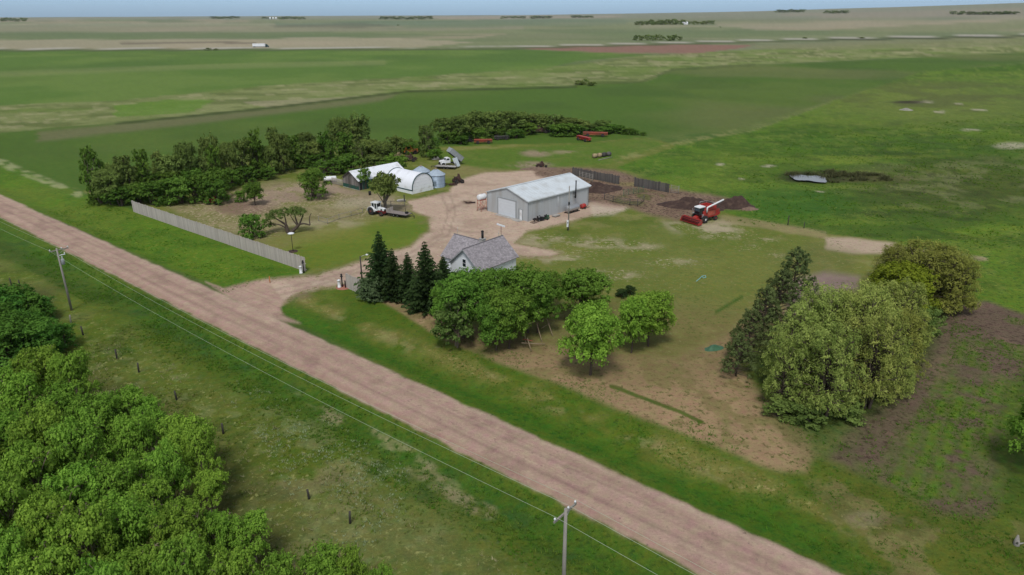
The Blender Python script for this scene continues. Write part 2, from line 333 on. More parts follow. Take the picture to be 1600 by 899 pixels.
def build_ground():
    fine = np.radians(np.arange(-46, 46.01, 0.16)); coarse = np.radians(np.arange(50, 311, 5))
    az = np.concatenate([fine, coarse]); na = len(az)
    dep = np.radians(np.concatenate([[89.0, 80, 72], np.arange(64, 0.21, -0.1), [0.2, 0.17]])); rr = H / np.tan(dep); nr = len(rr)
    A, R = np.meshgrid(az, rr); x = (R*np.sin(A)).ravel(); y = (R*np.cos(A)).ravel()
    z = hz(x, y); r = R.ravel()
    PX, PY, S = proj(x, y, z)
    wx = fbm(x, y, 1/2.2, 50, 3)-0.5; wy = fbm(x, y, 1/2.2, 60, 3)-0.5
    WX = fbm(x, y, 1/9.0, 51, 3)-0.5; WY = fbm(x, y, 1/9.0, 61, 3)-0.5
    infr = PX > -5000
    N1 = fbm(x, y, 1/6.0, 1, 4); N2 = fbm(x, y, 1/25.0, 2, 4); N3 = fbm(x, y, 1/1.7, 3, 3); N4 = fbm(x, y, 1/80.0, 4, 4); N5 = fbm(x, y, 1/2.8, 70, 4)
    t_al = x*RT[0]+y*RT[1]; n_ac = x*RN[0]+y*RN[1]
    def warp(w, k=1.0):
        # world-size ragged edge
        return PX + (wx*1.0+WX*2.0*k)*w*S, PY + (wy*0.6+WY*1.0*k)*w*S*np.clip(H/np.maximum(r, 1)*1.2, 0.02, 1)
    def poly(pts, soft=0.5, w=0.6, k=1.0, minpx=0.8):
        px, py = warp(w, k); pts = list(pts); xs = [p[0] for p in pts]; ys = [p[1] for p in pts]
        sel = np.where((PX > min(xs)-60) & (PX < max(xs)+60) & (PY > min(ys)-40) & (PY < max(ys)+40))[0]
        out = np.zeros(len(x)); a, b_ = px[sel], py[sel]; ins = np.zeros(len(sel), bool); d = np.full(len(sel), 1e9)
        for i in range(len(pts)):
            x1, y1 = pts[i]; x2, y2 = pts[(i+1) % len(pts)]
            d = np.minimum(d, seg_d(a, b_, x1, y1, x2, y2))
            c = ((y1 > b_) != (y2 > b_)) & (a < (x2-x1)*(b_-y1)/(y2-y1+1e-12)+x1); ins ^= c
        s = np.maximum(soft*S[sel]*np.clip(1.6*H/np.maximum(r[sel], 1), 0.05, 1), minpx)
        out[sel] = sst(-s, s, np.where(ins, d, -d)); return out
    def line(pts, wid, soft=1.0, w=0.3):
        px, py = warp(w, 0.6); xs = [p[0] for p in pts]; ys = [p[1] for p in pts]
        sel = np.where((PX > min(xs)-60) & (PX < max(xs)+60) & (PY > min(ys)-40) & (PY < max(ys)+40))[0]
        out = np.zeros(len(x)); d = np.full(len(sel), 1e9)
        for i in range(len(pts)-1): d = np.minimum(d, seg_d(px[sel], py[sel], *pts[i], *pts[i+1]))
        out[sel] = 1 - sst(wid, wid+soft, d); return out
    def blob(cx, cy, rx, ry, edge=0.5):
        px, py = warp(0.8, 1.2); q = np.hypot((px-cx)/rx, (py-cy)/ry); return 1 - sst(1-edge, 1+edge, q)
    C = np.zeros((len(x), 3)); fin = np.full(len(x), 0.28)
    def mixc(w, c, f=None):
        nonlocal C, fin
        C = C*(1-w[:, None]) + np.asarray(c)*w[:, None]
        if f is not None: fin = fin*(1-w) + f*w
    def tint(w, k): 
        nonlocal C
        C = C*(1 + (np.asarray(k)-1)*w[:, None])
    def G(a, b, c):
        v = lin(a, b, c, 1.16); g = max(0.0, min(1.0, (v[1]-max(v[0], v[2]))/(v[1]+1e-6)*3))
        return (v[0]*(1+.05*g), v[1]*(1-.11*g), v[2]*(1-.06*g))
    FC = np.tile(np.array(G(58, 84, 30)), (len(x), 1)); FA = np.full(len(x), 0.22)
    def fleck(w, c, dens):
        nonlocal FC, FA
        w = np.clip(w, 0, 1); FC = FC*(1-w[:, None]) + np.asarray(c)*w[:, None]; FA = FA*(1-w) + dens*w
    # ---- default: prairie grass, patchy
    mixc(np.ones(len(x)), G(84, 106, 50))
    mixc(sst(0.42, 0.62, N2), G(66, 96, 38)); mixc(sst(0.5, 0.7, N4)*0.6, G(112, 116, 72))
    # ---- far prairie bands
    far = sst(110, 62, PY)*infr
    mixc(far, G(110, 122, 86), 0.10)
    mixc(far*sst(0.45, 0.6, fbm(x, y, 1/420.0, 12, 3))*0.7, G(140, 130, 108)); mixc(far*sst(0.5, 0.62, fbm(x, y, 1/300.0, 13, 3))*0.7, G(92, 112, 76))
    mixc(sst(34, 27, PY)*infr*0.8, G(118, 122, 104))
    for pts, c in [
        ([(-300,38),(500,36),(1000,33),(1000,36),(500,40),(-300,42)], (134,134,110)),
        ([(-300,42),(560,40),(820,42),(820,46),(400,52),(-300,52)], (130,126,104)),
        ([(-300,50),(300,50),(500,50),(760,56),(500,62),(-300,62)], (88,112,72)),
        ([(430,36),(900,30),(1000,33),(760,40),(560,41),(430,40)], (84,112,84)),
        ([(640,27),(930,25),(1010,27),(700,30)], (146,134,118)),
        ([(-300,63),(200,62),(420,61),(480,58),(620,60),(740,66),(660,74),(300,77),(-300,79)], (152,142,120)),
        ([(760,30),(980,29),(980,39),(700,44),(600,46)], (98,118,88)),
        ([(800,52),(1300,47),(1400,52),(1100,60),(700,66)], (92,114,74)),
        ([(1100,36),(1320,34),(1600,28),(1600,38),(1400,44),(1180,47)], (142,134,112)),
        ([(1180,22),(1600,12),(1600,24),(1300,28)], (132,124,108)),
        ([(1300,46),(1600,32),(1900,30),(1900,44),(1600,46),(1350,54)], (104,120,80)),
        ([(1000,39),(1180,39),(1300,41),(1000,44)], (136,132,108)),
    ]: mixc(poly(pts, w=4, minpx=0.7)*0.65, G(*c))
    mixc(poly([(420,40),(560,36),(620,40),(560,44),(430,43)], w=6)*0.5, G(80,86,66))
    mixc(line([(190,68),(330,66),(400,68)], 1.2, 1)*0.6, G(84,74,62))
    # ---- big field beyond the rough strip
    fld = poly([(-600,82),(0,79),(300,78),(800,77),(960,83),(1020,86),(900,96),(850,108),(620,122),(420,134),(180,158),(-600,190)], w=2, minpx=1.5)
    mixc(fld, G(78,112,44), 0.10); mixc(fld*sst(0.45,0.65,N4)*0.5, G(98,126,58)); mixc(fld*sst(0.55,0.7,fbm(x,y,1/140.,14,3))*0.5, G(66,98,40))
    mixc(line([(-100,120),(300,105),(600,98)], 2.5, 3)*0.35, G(122,130,84))
    # ---- rough pasture strip
    rgh = poly([(-600,190),(180,158),(420,134),(620,122),(850,108),(1000,88),(1180,78),(1600,60),(1900,52),(1900,86),(1600,82),(1180,100),(1050,108),(1010,128),(900,134),(640,142),(420,168),(180,192),(-600,262)], w=3, minpx=1.5)
    mixc(rgh, G(104,120,68), 0.18); mixc(rgh*sst(0.45,0.62,fbm(x*.6+y*.2,y*1.5,1/22.,93,4))*0.6, G(124,132,86)); mixc(rgh*sst(0.5,0.62,fbm(x*.6,y*1.6,1/16.,15,4))*0.7, G(80,98,48)); mixc(rgh*sst(0.57,0.67,fbm(x,y*1.5,1/10.,16,3))*0.5, G(146,142,106)); mixc(rgh*sst(.5,.6,fbm(x,y,1/50.,94,3))*.5, G(86,118,42))
    mixc(poly([(180,166),(260,156),(340,156),(300,176),(180,184)], w=2)*0.8, G(84,124,38))
    mixc(poly([(380,160),(470,155),(560,150),(520,166),(420,170)], w=2)*0.5, G(146,136,112))
    # ---- red-brown ploughed field and the bare strip beside it
    red = poly([(800,76),(900,72),(1010,70),(1180,70),(1160,75),(1090,84),(960,83)], w=2)
    mixc(red, G(124,96,82), 0.08); mixc(poly([(1180,72),(1600,54),(1600,72),(1300,78),(1180,76)], w=2)*0.6, G(116,118,84))
    # ---- highway and its ditches
    hwy_p = [(-800,80),(0,77.2),(300,76.3),(640,75.4),(800,74),(1000,68.5),(1300,60.5),(1600,55),(2300,38)]
    mixc(line([(a, b+2.1) for a, b in hwy_p], 0.8, 1.2, 0)*0.8, G(70,84,50)); hwy = line([(a, b-0.6) for a, b in hwy_p], 0.6, 0.6, 0); mixc(hwy*0.9, G(156,152,140), 0.03)
    mixc(line([(1300,62.5),(1600,57.5)], 0.8, 1)*0.7, G(56,64,40))
    # ---- crop field in front
    crop = poly([(-900,300),(-600,262),(180,192),(420,168),(640,142),(900,134),(1010,128),(1050,112),(1180,102),(1600,82),(2200,62),(2200,80),(1600,99),(1440,112),(1300,158),(1150,202),(1030,215),(900,224),(640,232),(560,262),(130,300),(118,302),(60,284),(0,262),(-600,190+200)], w=1.0, minpx=1.5)
    mixc(crop, G(68,100,34), 0.10); mixc(crop*sst(0.45,0.7,N4)*0.5, G(84,108,46)); mixc(crop*sst(0.5,0.7,fbm(x,y,1/60.,17,3))*0.5, G(60,88,34))
    mixc(crop*sst(0.52,0.7,fbm(x*0.3+y,y*0.3-x,1/120.,18,3))*0.35, G(108,104,70))
    mixc(poly([(60,206),(200,192),(420,170),(620,146),(600,158),(420,180),(200,206),(60,222)], w=2, minpx=4)*0.75, G(102,100,70))
    mixc(line([(180,194),(420,169),(640,143),(900,136)], 1.0, 1.6)*0.7, G(52,66,30)); mixc(line([(900,130),(1000,129),(1050,109),(1180,101)], 1.0, 1.5)*0.6, G(62,80,36))
    mixc(poly([(1060,228),(1180,203),(1300,160),(1310,165),(1200,212),(1060,242)], w=1.5)*0.7, G(134,132,92))
    # ---- pasture on the right
    pas = poly([(1000,245),(1060,226),(1180,204),(1300,160),(1440,113),(1600,100),(2300,78),(2300,560),(1700,560),(1605,505),(1545,472),(1490,470),(1470,440),(1480,404),(1395,378),(1290,366),(1160,340),(1120,330),(1060,292),(960,262)], w=1.2, minpx=1.5)
    mixc(pas, G(72,110,26), 0.26); mixc(pas*sst(.5,.62,fbm(x*.35+y*.1,y*1.3,1/4.,95,4))*.55, G(46,80,20)); mixc(pas*sst(.55,.68,fbm(x*.3,y*1.1,1/7.,96,4))*.5, G(98,126,44))
    mixc(pas*sst(0.44,0.6,N2)*0.8, G(60,94,22)); mixc(pas*sst(0.5,0.66,N4)*0.6, G(92,122,36)); mixc(pas*sst(0.54,0.68,N1)*0.5, G(48,78,22)); mixc(pas*sst(0.6,0.72,N5)*0.4, G(112,132,60))
    gq = pas*blob(1420,300,260,90,.7); mixc(gq*sst(.45,.6,fbm(x*.5,y*1.4,1/14.,90,4))*.75, G(54,84,26)); mixc(gq*sst(.55,.68,fbm(x*.5,y*1.4,1/9.,91,4))*.7, G(104,128,44)); mixc(gq*sst(.6,.7,fbm(x*.6,y*1.2,1/5.,92,3))*.7, G(44,66,24))
    gb = blob(1520,290,170,40,0.6)*pas; mixc(gb*0.75, G(66,80,34)); mixc(gb*sst(0.5,0.62,N1)*0.8, G(96,104,66)); mixc(gb*sst(0.55,0.65,N5)*0.6, G(48,60,28))
    gc = blob(1480,160,200,34,0.6)*pas; mixc(gc*0.6, G(96,112,54)); mixc(gc*sst(0.5,0.6,N2)*0.6, G(76,86,46))
    gd = blob(1230,320,100,28,0.5)*pas; mixc(gd*0.7, G(50,98,26))
    mixc(blob(1300,277,70,9,0.5)*0.9, G(62,64,42)); mixc(blob(1370,280,60,6,0.6)*0.7, G(78,72,48)); mixc(blob(1266,277,44,9,0.5), G(46,52,32))
    for b_ in [(1518,203,15,1.6),(1530,172,12,1.2),(1495,163,8,1),(1468,175,10,1.2),(1580,228,26,5),(1125,257,6,1.5),(1155,280,7,1.2),(1283,300,8,1),(1200,260,10,1.3),(1400,155,9,1),(1440,160,18,1.5)]: mixc(blob(*b_, 0.4)*0.8, G(158,152,130))
    mixc(blob(1420,160,26,2.4,0.4)*0.9, G(52,48,34)); mixc(blob(1400,193,14,3,0.5)*0.6, G(58,80,34)); mixc(blob(1245,242,16,3,.5)*.6, G(52,84,26))
    # ---- verges between field and road, left
    vg = poly([(-700,120),(0,255),(130,303),(210,330),(480,425),(430,448),(350,454),(0,306),(-700,0)], w=0.6)
    mixc(vg, G(78,114,28), 0.22); mixc(vg*sst(0.45,0.62,N1)*0.6, G(62,100,24)); mixc(vg*sst(0.5,0.66,N2)*0.6, G(92,116,40))
    mixc(line([(-60,240),(0,254),(60,278),(124,303)], 3, 5, 1.5)*0.75*sst(.35,.6,N5), G(140,146,104))
    # ---- lawn and yard
    lawn = poly([(215,322),(130,300),(300,262),(560,226),(640,232),(800,226),(900,224),(1010,215),(1060,228),(960,262),(1060,292),(1130,330),(1160,340),(1290,366),(1395,378),(1490,402),(1330,470),(1180,560),(1270,700),(1262,740),(1210,736),(590,480),(480,425)], w=0.7)
    mixc(lawn, G(92,110,44), 0.15); mixc(lawn*sst(0.42,0.62,N2)*0.7, G(110,116,56)); mixc(lawn*sst(0.52,0.68,N1)*0.6, G(76,100,34)); mixc(lawn*sst(0.56,0.68,N5)*0.35, G(134,126,84))
    bk = poly([(640,240),(900,226),(1010,217),(1040,226),(950,256),(860,262),(760,268),(700,250)], soft=2)
    mixc(bk, G(76,108,34), 0.2); mixc(bk*sst(.5,.65,N1)*.6, G(92,114,48))
    mixc(poly([(660,262),(700,258),(800,266),(770,276),(700,276)], soft=2)*0.8, G(118,112,70))
    # left yard: worn, pinkish dirt
    ly = poly([(260,322),(350,300),(430,284),(500,282),(560,300),(620,308),(660,322),(560,345),(470,352),(400,380),(330,358)], soft=3)
    mixc(ly*0.85, G(112,112,66)); mixc(ly*sst(0.42,0.58,N1)*0.7, G(140,128,98)); mixc(ly*sst(0.5,0.62,N5)*0.5, G(98,96,58))
    mixc(poly([(360,312),(440,290),(520,284),(560,302),(470,316),(380,332)], soft=3)*0.8*sst(.3,.5,N5), G(146,126,112)); mixc(poly([(520,290),(640,312),(700,318),(600,338),(540,312),(500,300)], soft=2)*0.6*sst(.3,.6,N1), G(140,124,106))
    mixc(blob(380,326,46,10,0.5)*0.8, G(118,96,84)); mixc(blob(560,318,60,8,0.5)*0.5*sst(.4,.6,N1), G(160,152,128)); mixc(blob(520,352,70,7,0.5)*0.6*sst(.4,.6,N5), G(166,156,132))
    gl = poly([(480,425),(430,395),(470,372),(580,350),(664,342),(664,368),(640,384),(560,404)], soft=1.2)
    mixc(gl, G(92,116,38), 0.14); mixc(gl*sst(0.5,0.68,N2)*0.6, G(112,118,52)); mixc(poly([(560,352),(664,342),(664,366),(600,380)], soft=3)*.6, G(76,112,28))
    gm = poly([(380,374),(480,352),(580,348),(470,384),(440,396)], soft=3); mixc(gm*.6, G(120,118,66))
    mixc(poly([(1080,405),(1290,378),(1250,470),(1130,560),(1000,490)], soft=4)*.5, G(124,114,70)); mixc(poly([(900,430),(1080,420),(1120,470),(1000,500),(900,470)], soft=4)*.35, G(112,110,60))
    # right lawn
    rl = poly([(810,420),(900,400),(1000,352),(1060,356),(1160,372),(1290,380),(1260,430),(1130,500),(1000,470),(880,430)], soft=3)
    mixc(rl*0.6, G(84,108,38)); mixc(rl*sst(0.5,0.64,N1)*0.4, G(112,116,62))
    for b_ in [(870,405,40,6),(930,380,50,8),(1000,385,26,5),(820,384,36,9),(1100,352,50,9),(1130,365,36,7),(1175,388,12,4),(1200,374,10,2),(960,430,40,6),(1220,400,14,3),(1050,410,30,4),(850,372,30,6)]:
        mixc(blob(*b_, 0.6)*sst(0.46,0.62,N5)*0.75, G(146,138,110))
    # mown stripes
    tri = 0.5+0.5*np.sin((x*0.86+y*0.5)*3.6); mixc(poly([(1030,400),(1160,385),(1240,410),(1200,470),(1080,450)], soft=4)*tri*0.25, G(112,124,56))
    dl = poly([(585,466),(640,470),(760,520),(900,548),(1060,560),(1140,520),(1200,470),(1250,440),(1250,470),(1150,560),(1180,600),(1262,680),(1275,720),(1262,741),(1212,738),(1120,700),(860,598),(720,545)], soft=0.8)
    mixc(dl, G(144,123,92), 0.13); mixc(dl*sst(0.45,0.62,N1)*0.6, G(150,126,96)); mixc(dl*sst(0.52,0.66,N2)*0.7, G(104,102,58)); mixc(dl*sst(.56,.68,N5)*.5, G(96,98,50))
    dk = poly([(870,470),(1000,470),(1130,480),(1180,520),(1130,590),(1000,600),(900,580),(780,560),(720,520)], soft=4); mixc(dk*0.55, G(114,104,66))
    dg = blob(760,540,60,22,.5); mixc(dg*.5*sst(.4,.6,N1), G(62,82,30))
    mixc(line([(1120,488),(1160,464)], 1.5, 2)*0.9, G(62,92,30)); mixc(line([(955,604),(1000,620),(1060,642),(1098,660)], 1.8, 2.2)*0.9, G(64,92,28))
    mixc(poly([(1290,372),(1330,372),(1400,380),(1380,396),(1330,397),(1290,390)], soft=0.8, w=0.5), G(166,148,128), 0.08); mixc(line([(1380,386),(1430,392),(1500,400),(1540,405)], 2.2, 2.5)*0.8*sst(.3,.55,N5), G(150,136,108))
    mixc(line([(1130,342),(1200,352),(1290,368)], 3.5, 5, 1)*0.6, G(140,126,94)); mixc(poly([(1270,380),(1340,396),(1330,440),(1250,420),(1200,410)], soft=3)*0.55, G(90,100,50))
    # ---- road verge, far side
    v2 = poly([(436,482),(500,450),(545,448),(590,468),(720,545),(860,598),(1120,700),(1212,738),(1262,741),(1272,715),(1400,720),(1700,760),(1700,1200),(1500,1100),(1295,899),(860,700),(440,492)], w=0.5)
    mixc(v2, G(74,102,28), 0.22); mixc(v2*sst(0.5,0.66,N1)*0.55, G(92,106,42)); mixc(v2*sst(0.48,0.62,N2)*0.5, G(60,94,24))
    mixc(np.exp(-((n_ac-51)/1.9)**2)*v2*0.75, G(56,100,22)); mixc(np.exp(-((n_ac-55.5)/1.6)**2)*v2*sst(0.4,0.6,N1)*0.7, G(116,112,60))
    mixc(np.exp(-((n_ac-55)/1.2)**2)*v2*sst(0.58,0.66,N5)*0.35, G(146,136,96))
    rv = poly([(1262,741),(1300,700),(1420,760),(1540,800),(1600,800),(1700,1200),(1500,1100),(1350,899)], soft=3); mixc(rv*0.6, G(88,96,38)); mixc(rv*sst(.5,.62,N5)*.6, G(118,108,72)); mixc(rv*sst(.5,.62,N1)*.5, G(58,78,26))
    mixc(blob(1360,812,30,12,.6)*.6*sst(.4,.6,N5), G(128,118,92))
    # ---- garden
    gd_ = poly([(1490,475),(1540,470),(1620,500),(1640,640),(1580,760),(1548,806),(1470,800),(1400,760),(1290,716),(1330,670),(1400,600),(1450,520)], soft=0.8)
    mixc(gd_, G(96,82,68), 0.22); row = 0.5+0.5*np.sin((x*0.80-y*0.6)*4.2+N1*3)
    wd = gd_*np.clip(sst(0.40,0.54,N2)*0.95+sst(0.46,0.6,N1)*0.7, 0, 1)*(0.55+0.45*row)*sst(0.3,0.5,N5)
    wd = wd*(1-0.9*poly([(1290,716),(1330,670),(1400,600),(1450,520),(1490,480),(1520,480),(1480,560),(1440,640),(1380,740)], soft=2)); mixc(wd, G(80,112,34)); mixc(gd_*sst(.6,.7,N5)*.4, G(118,96,82))
    mixc(poly([(1230,440),(1290,425),(1345,432),(1340,450),(1290,480),(1230,500)], soft=1.5)*0.95, G(130,112,106), 0.12)
    mixc(poly([(1560,640),(1605,560),(1750,560),(1750,900),(1590,800),(1560,780)], soft=2), G(66,92,30), 0.25)
    ug = poly([(1170,550),(1195,610),(1272,705),(1330,670),(1450,560),(1480,470),(1440,440)], soft=3); mixc(ug*0.9, G(58,84,28), 0.25)
    # ---- yard gravel, driveway
    yard = poly([(352,452),(420,436),(500,430),(560,408),(640,386),(672,360),(668,340),(640,330),(640,314),(700,300),(720,280),(760,270),(830,266),(870,270),(900,290),(920,310),(985,320),(975,330),(925,336),(870,352),(820,362),(805,380),(880,395),(860,402),(800,400),(690,440),(600,440),(545,446),(500,450),(462,462),(434,480),(440,492),(400,490)], soft=0.9, w=0.9)
    mixc(yard, G(172,151,133), 0.12); mixc(yard*sst(0.5,0.66,N1)*0.45, G(142,122,106)); mixc(yard*sst(0.55,0.68,N5)*0.4, G(178,162,144)); mixc(yard*sst(0.55,0.7,N2)*0.35, G(150,130,108))
    edge = yard*(1-yard)*4; mixc(edge*sst(.4,.6,N5)*0.7, G(120,112,74))
    for pts in ([(700,330),(716,320),(740,318)], [(560,418),(640,396),(690,366),(700,330),(690,306)], [(566,424),(650,400),(702,366),(712,330),(704,306)], [(420,455),(500,438),(560,420)], [(425,464),(505,444),(566,424)], [(700,352),(720,362),(760,364)]):
        mixc(line(pts, 0.8, 1.4)*0.4, G(124,106,94))
    mixc(blob(665,352,14,12,.6)*.6*sst(.4,.6,N5), G(110,104,66)); mixc(blob(730,316,8,2.5,.5)*.7, G(98,82,66)); mixc(blob(476,462,14,5,.5)*.5, G(112,94,78))
    mixc(poly([(925,320),(960,326),(985,325),(960,336),(925,338)], soft=1)*0.7, G(176,164,146))
    # ---- corral dirt
    cor = poly([(830,262),(900,262),(960,266),(1050,296),(1110,304),(1170,318),(1170,328),(1110,326),(1060,345),(1010,334),(980,324),(915,315),(880,285),(840,275)], soft=1.5, w=1)
    mixc(cor*0.95, G(124,104,88), 0.2); mixc(cor*sst(0.5,0.62,N5)*0.4, G(92,74,62)); mixc(poly([(950,312),(1000,296),(1040,306),(1010,322),(970,320)], soft=1.5)*0.8*sst(.3,.5,N5), G(84,96,48)); mixc(poly([(960,285),(1000,285),(1000,292),(970,290)],soft=1)*.7, G(124,118,70))
    mixc(poly([(1040,350),(1130,345),(1150,362),(1100,368),(1050,360)], soft=3)*0.6*sst(.35,.6,N5), G(168,156,134))
    mixc(blob(835,240,22,5,0.5)*0.8*sst(.35,.55,N5), G(140,122,104)); mixc(blob(880,238,20,3,0.5)*0.7*sst(.4,.6,N5), G(138,126,100)); mixc(blob(830,258,30,5,0.5)*0.8*sst(.3,.55,N5), G(142,124,108))
    mixc(line([(950,250),(1000,240),(1070,222),(1150,206)], 2, 3)*0.45*sst(.4,.6,N5), G(136,132,84))
    # ---- gravel road
    rd = sst(41.5, 42.1, n_ac+wx*0.7)*(1-sst(48.1, 49.0, n_ac+wx*0.9)); 
    flare = poly([(320,440),(352,451),(420,436),(440,470),(440,492),(470,505),(430,500),(380,480)], soft=0.5, w=0.5); rd = np.maximum(rd, flare)
    mixc(rd, G(162,138,122), 0.14)
    u = n_ac-45+(fbm(t_al, n_ac, 1/15., 40, 2)-.5)*0.8
    band = 0.5+0.5*np.sin(u*3.3+0.5); bandn = fbm(t_al*0.06, n_ac*1.6, 1.0, 41, 4)
    mixc(rd*sst(0.42,0.62,bandn)*0.4, G(172,149,133)); mixc(rd*sst(0.52,0.68,fbm(t_al*0.05, n_ac*2.6, 1.0, 44, 3))*0.35, G(138,114,102)); mixc(rd*np.exp(-((u+0.9)/0.28)**2)*0.5, G(128,106,96)); mixc(rd*np.exp(-((u-1.3)/0.25)**2)*0.4, G(130,108,98))
    mixc(rd*sst(0.58,0.7,N5)*0.35, G(122,100,90)); mixc(rd*np.exp(-((n_ac-48.3)/0.5)**2)*0.35, G(176,158,140)); mixc(rd*np.exp(-((n_ac-42.3)/0.4)**2)*0.4, G(142,114,98))
    # ---- near side: ditch and meadow
    ns = (1-sst(41.2, 41.9, n_ac+wx*0.8))
    mixc(ns, G(78,102,30), 0.24); mixc(ns*np.exp(-((n_ac-38.6)/2.6)**2)*0.75, G(56,96,26)); mixc(ns*sst(.54,.66,N5)*np.exp(-((n_ac-38)/2.)**2)*.5, G(48,78,40))
    mea = ns*(1-sst(31, 35.5, n_ac+WX*5)); mixc(mea*sst(0.42,0.6,N2)*0.6, G(96,108,50)); mixc(mea*sst(0.52,0.64,N1)*0.3, G(128,124,80)); mixc(mea*sst(0.55,0.66,N5)*0.45, G(62,82,32)); mixc(mea*sst(0.62,0.72,N3)*0.2, G(140,146,104))
    mixc(mea*blob(560,740,160,60,.6)*0.4*sst(.35,.6,N5), G(140,126,92)); mixc(ns*blob(105,470,90,40,.6)*0.25, G(96,116,40))
    for b_ in [(590,735,20,12),(672,772,22,14),(640,748,14,8),(255,520,16,5),(200,548,12,4),(318,535,14,5)]: mixc(blob(*b_,.5)*ns*.8, G(50,84,26))
    mixc(poly([(380,600),(470,640),(560,690),(640,740),(600,760),(500,720),(420,660)], soft=3)*ns*.3*sst(.42,.6,N5), G(140,150,104)); mixc(poly([(520,760),(700,800),(760,899),(480,899),(470,820)], soft=4)*ns*.4, G(124,120,84)); mixc(line([(470,625),(560,670),(660,730),(760,800)], 4, 14, 1.5)*ns*.5*sst(.4,.6,N5), G(158,144,112))
    dtch = line([(-20,382),(20,400),(60,420),(110,450),(150,462),(230,470),(280,480)], 4, 14, 1); mixc(dtch*0.6*ns, G(52,82,26))
    mixc(line([(120,560),(180,545),(260,515),(330,505)], 3, 6, 1)*0.4*ns, G(56,84,24))
    # woods floor
    wf = poly([(-300,440),(90,450),(60,540),(270,640),(400,760),(480,899),(480,1400),(-300,1400)], soft=4); mixc(wf*0.8, G(70,74,38), 0.3)
    C = np.clip(C * (0.96+0.08*(N3-0.5)*4*0.5)[:, None], 0.005, 1)
    # ---- flecks: tufts, dead grass and bare spots smaller than the mesh
    smooth = np.clip(crop+fld+red+sst(110, 62, PY)*infr, 0, 1)
    fleck(rgh, G(70, 84, 46), .4); fleck(pas, G(50, 80, 24), .38); fleck(pas*sst(.5,.6,N1), G(104, 126, 52), .35); fleck(lawn, G(124, 122, 78), .28)
    fleck(lawn*sst(.5,.58,N1), G(76, 94, 36), .34); fleck(ly, G(158, 142, 118), .42); fleck(ly*sst(.52,.6,N1), G(86, 90, 46), .35); fleck(gl, G(84, 112, 36), .3)
    for b_ in [(870,400,60,9),(930,382,60,10),(1000,386,36,8),(815,392,40,12),(1100,354,60,12),(1135,366,44,9),(1175,388,18,6),(1200,374,16,4),(960,430,60,9),(1220,400,20,5),(1050,410,50,8),(850,372,40,8)]: fleck(blob(*b_, .7)*.9, G(160, 150, 122), .36)
    fleck(dl, G(92, 88, 52), .34); fleck(dl*sst(.5,.58,N2), G(156, 134, 104), .34); fleck(v2, G(54, 82, 24), .3); fleck(v2*np.exp(-((n_ac-55.5)/1.8)**2)*sst(.45,.6,N1), G(140, 132, 84), .30)
    fleck(v2*np.exp(-((n_ac-50.5)/1.5)**2), G(46, 86, 22), .35); fleck(vg, G(104, 122, 48), .3); fleck(vg*sst(.5,.6,N2), G(54, 86, 24), .34)
    fleck(yard, G(132, 112, 98), .30); fleck(yard*sst(.5,.6,N2), G(184, 168, 150), .28); fleck(np.clip(edge, 0, 1), G(96, 100, 52), .45); fleck(cor, G(72, 56, 46), .45)
    fleck(rd, G(128, 108, 98), .20); fleck(gd_, G(70, 56, 48), .38); fleck(wd, G(82, 116, 36), .52); fleck(ns, G(52, 82, 26), .34); fleck(mea, G(128, 134, 80), .28); fleck(mea*sst(.5,.58,N1), G(62, 74, 32), .38); fleck(ug, G(44, 66, 22), .4)
    fleck(smooth, G(70, 98, 38), 0.0); FA = FA*np.interp(r, [0, 250, 700], [1, .9, 0])
    # ---- faces
    q = np.arange((nr-1)*na).reshape(nr-1, na); a0 = q; a1 = np.roll(q, -1, axis=1)
    quads = np.stack([a0, a1, a1+na, a0+na], -1).reshape(-1, 4)[:, ::-1]
    zone = np.zeros(len(quads), int)
    for k, w in enumerate([crop, fld, red, pas, lawn, gd_, yard, rd, hwy, cor], 1):
        f = w[quads].mean(1); zone[f > 0.5] = k
    gm_ = ground_material()
    V = np.stack([x, y, z], 1); C4 = np.concatenate([C, np.ones((len(C), 1))], 1)
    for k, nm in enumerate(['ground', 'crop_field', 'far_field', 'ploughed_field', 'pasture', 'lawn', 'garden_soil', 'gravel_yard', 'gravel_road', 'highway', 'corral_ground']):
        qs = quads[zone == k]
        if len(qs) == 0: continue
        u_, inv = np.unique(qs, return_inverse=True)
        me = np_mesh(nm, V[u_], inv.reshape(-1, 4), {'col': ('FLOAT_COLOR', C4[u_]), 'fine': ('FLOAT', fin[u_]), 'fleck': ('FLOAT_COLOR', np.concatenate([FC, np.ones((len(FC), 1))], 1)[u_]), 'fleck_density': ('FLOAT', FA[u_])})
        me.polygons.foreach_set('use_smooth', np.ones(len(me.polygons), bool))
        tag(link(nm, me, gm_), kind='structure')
build_ground()
# pond water
def water():
    n = 90; mb = MB(); vs = []
    c = gp(1262, 280.5); zc = float(hz(c.x, c.y)) + 0.42
    for k in range(n):
        t = 2*math.pi*k/n; rr_ = 1 + .8*(float(fbm(9+math.cos(t), 9+math.sin(t), 1.5, 5, 4))-0.5)*2*.5
        vs.append((c.x + 3.9*rr_*math.cos(t), c.y + 4.6*rr_*math.sin(t) + 1.2*math.sin(3*t+1), zc))
    mb.add(vs, [tuple(range(n))])
    m = mat('pond_water', (0.10, 0.105, 0.10), 0.12, 0, 0.1, spec=1.0, bump=0.02, bscale=3)
    tag(mb.build('pond_water', m), kind='structure')
water()

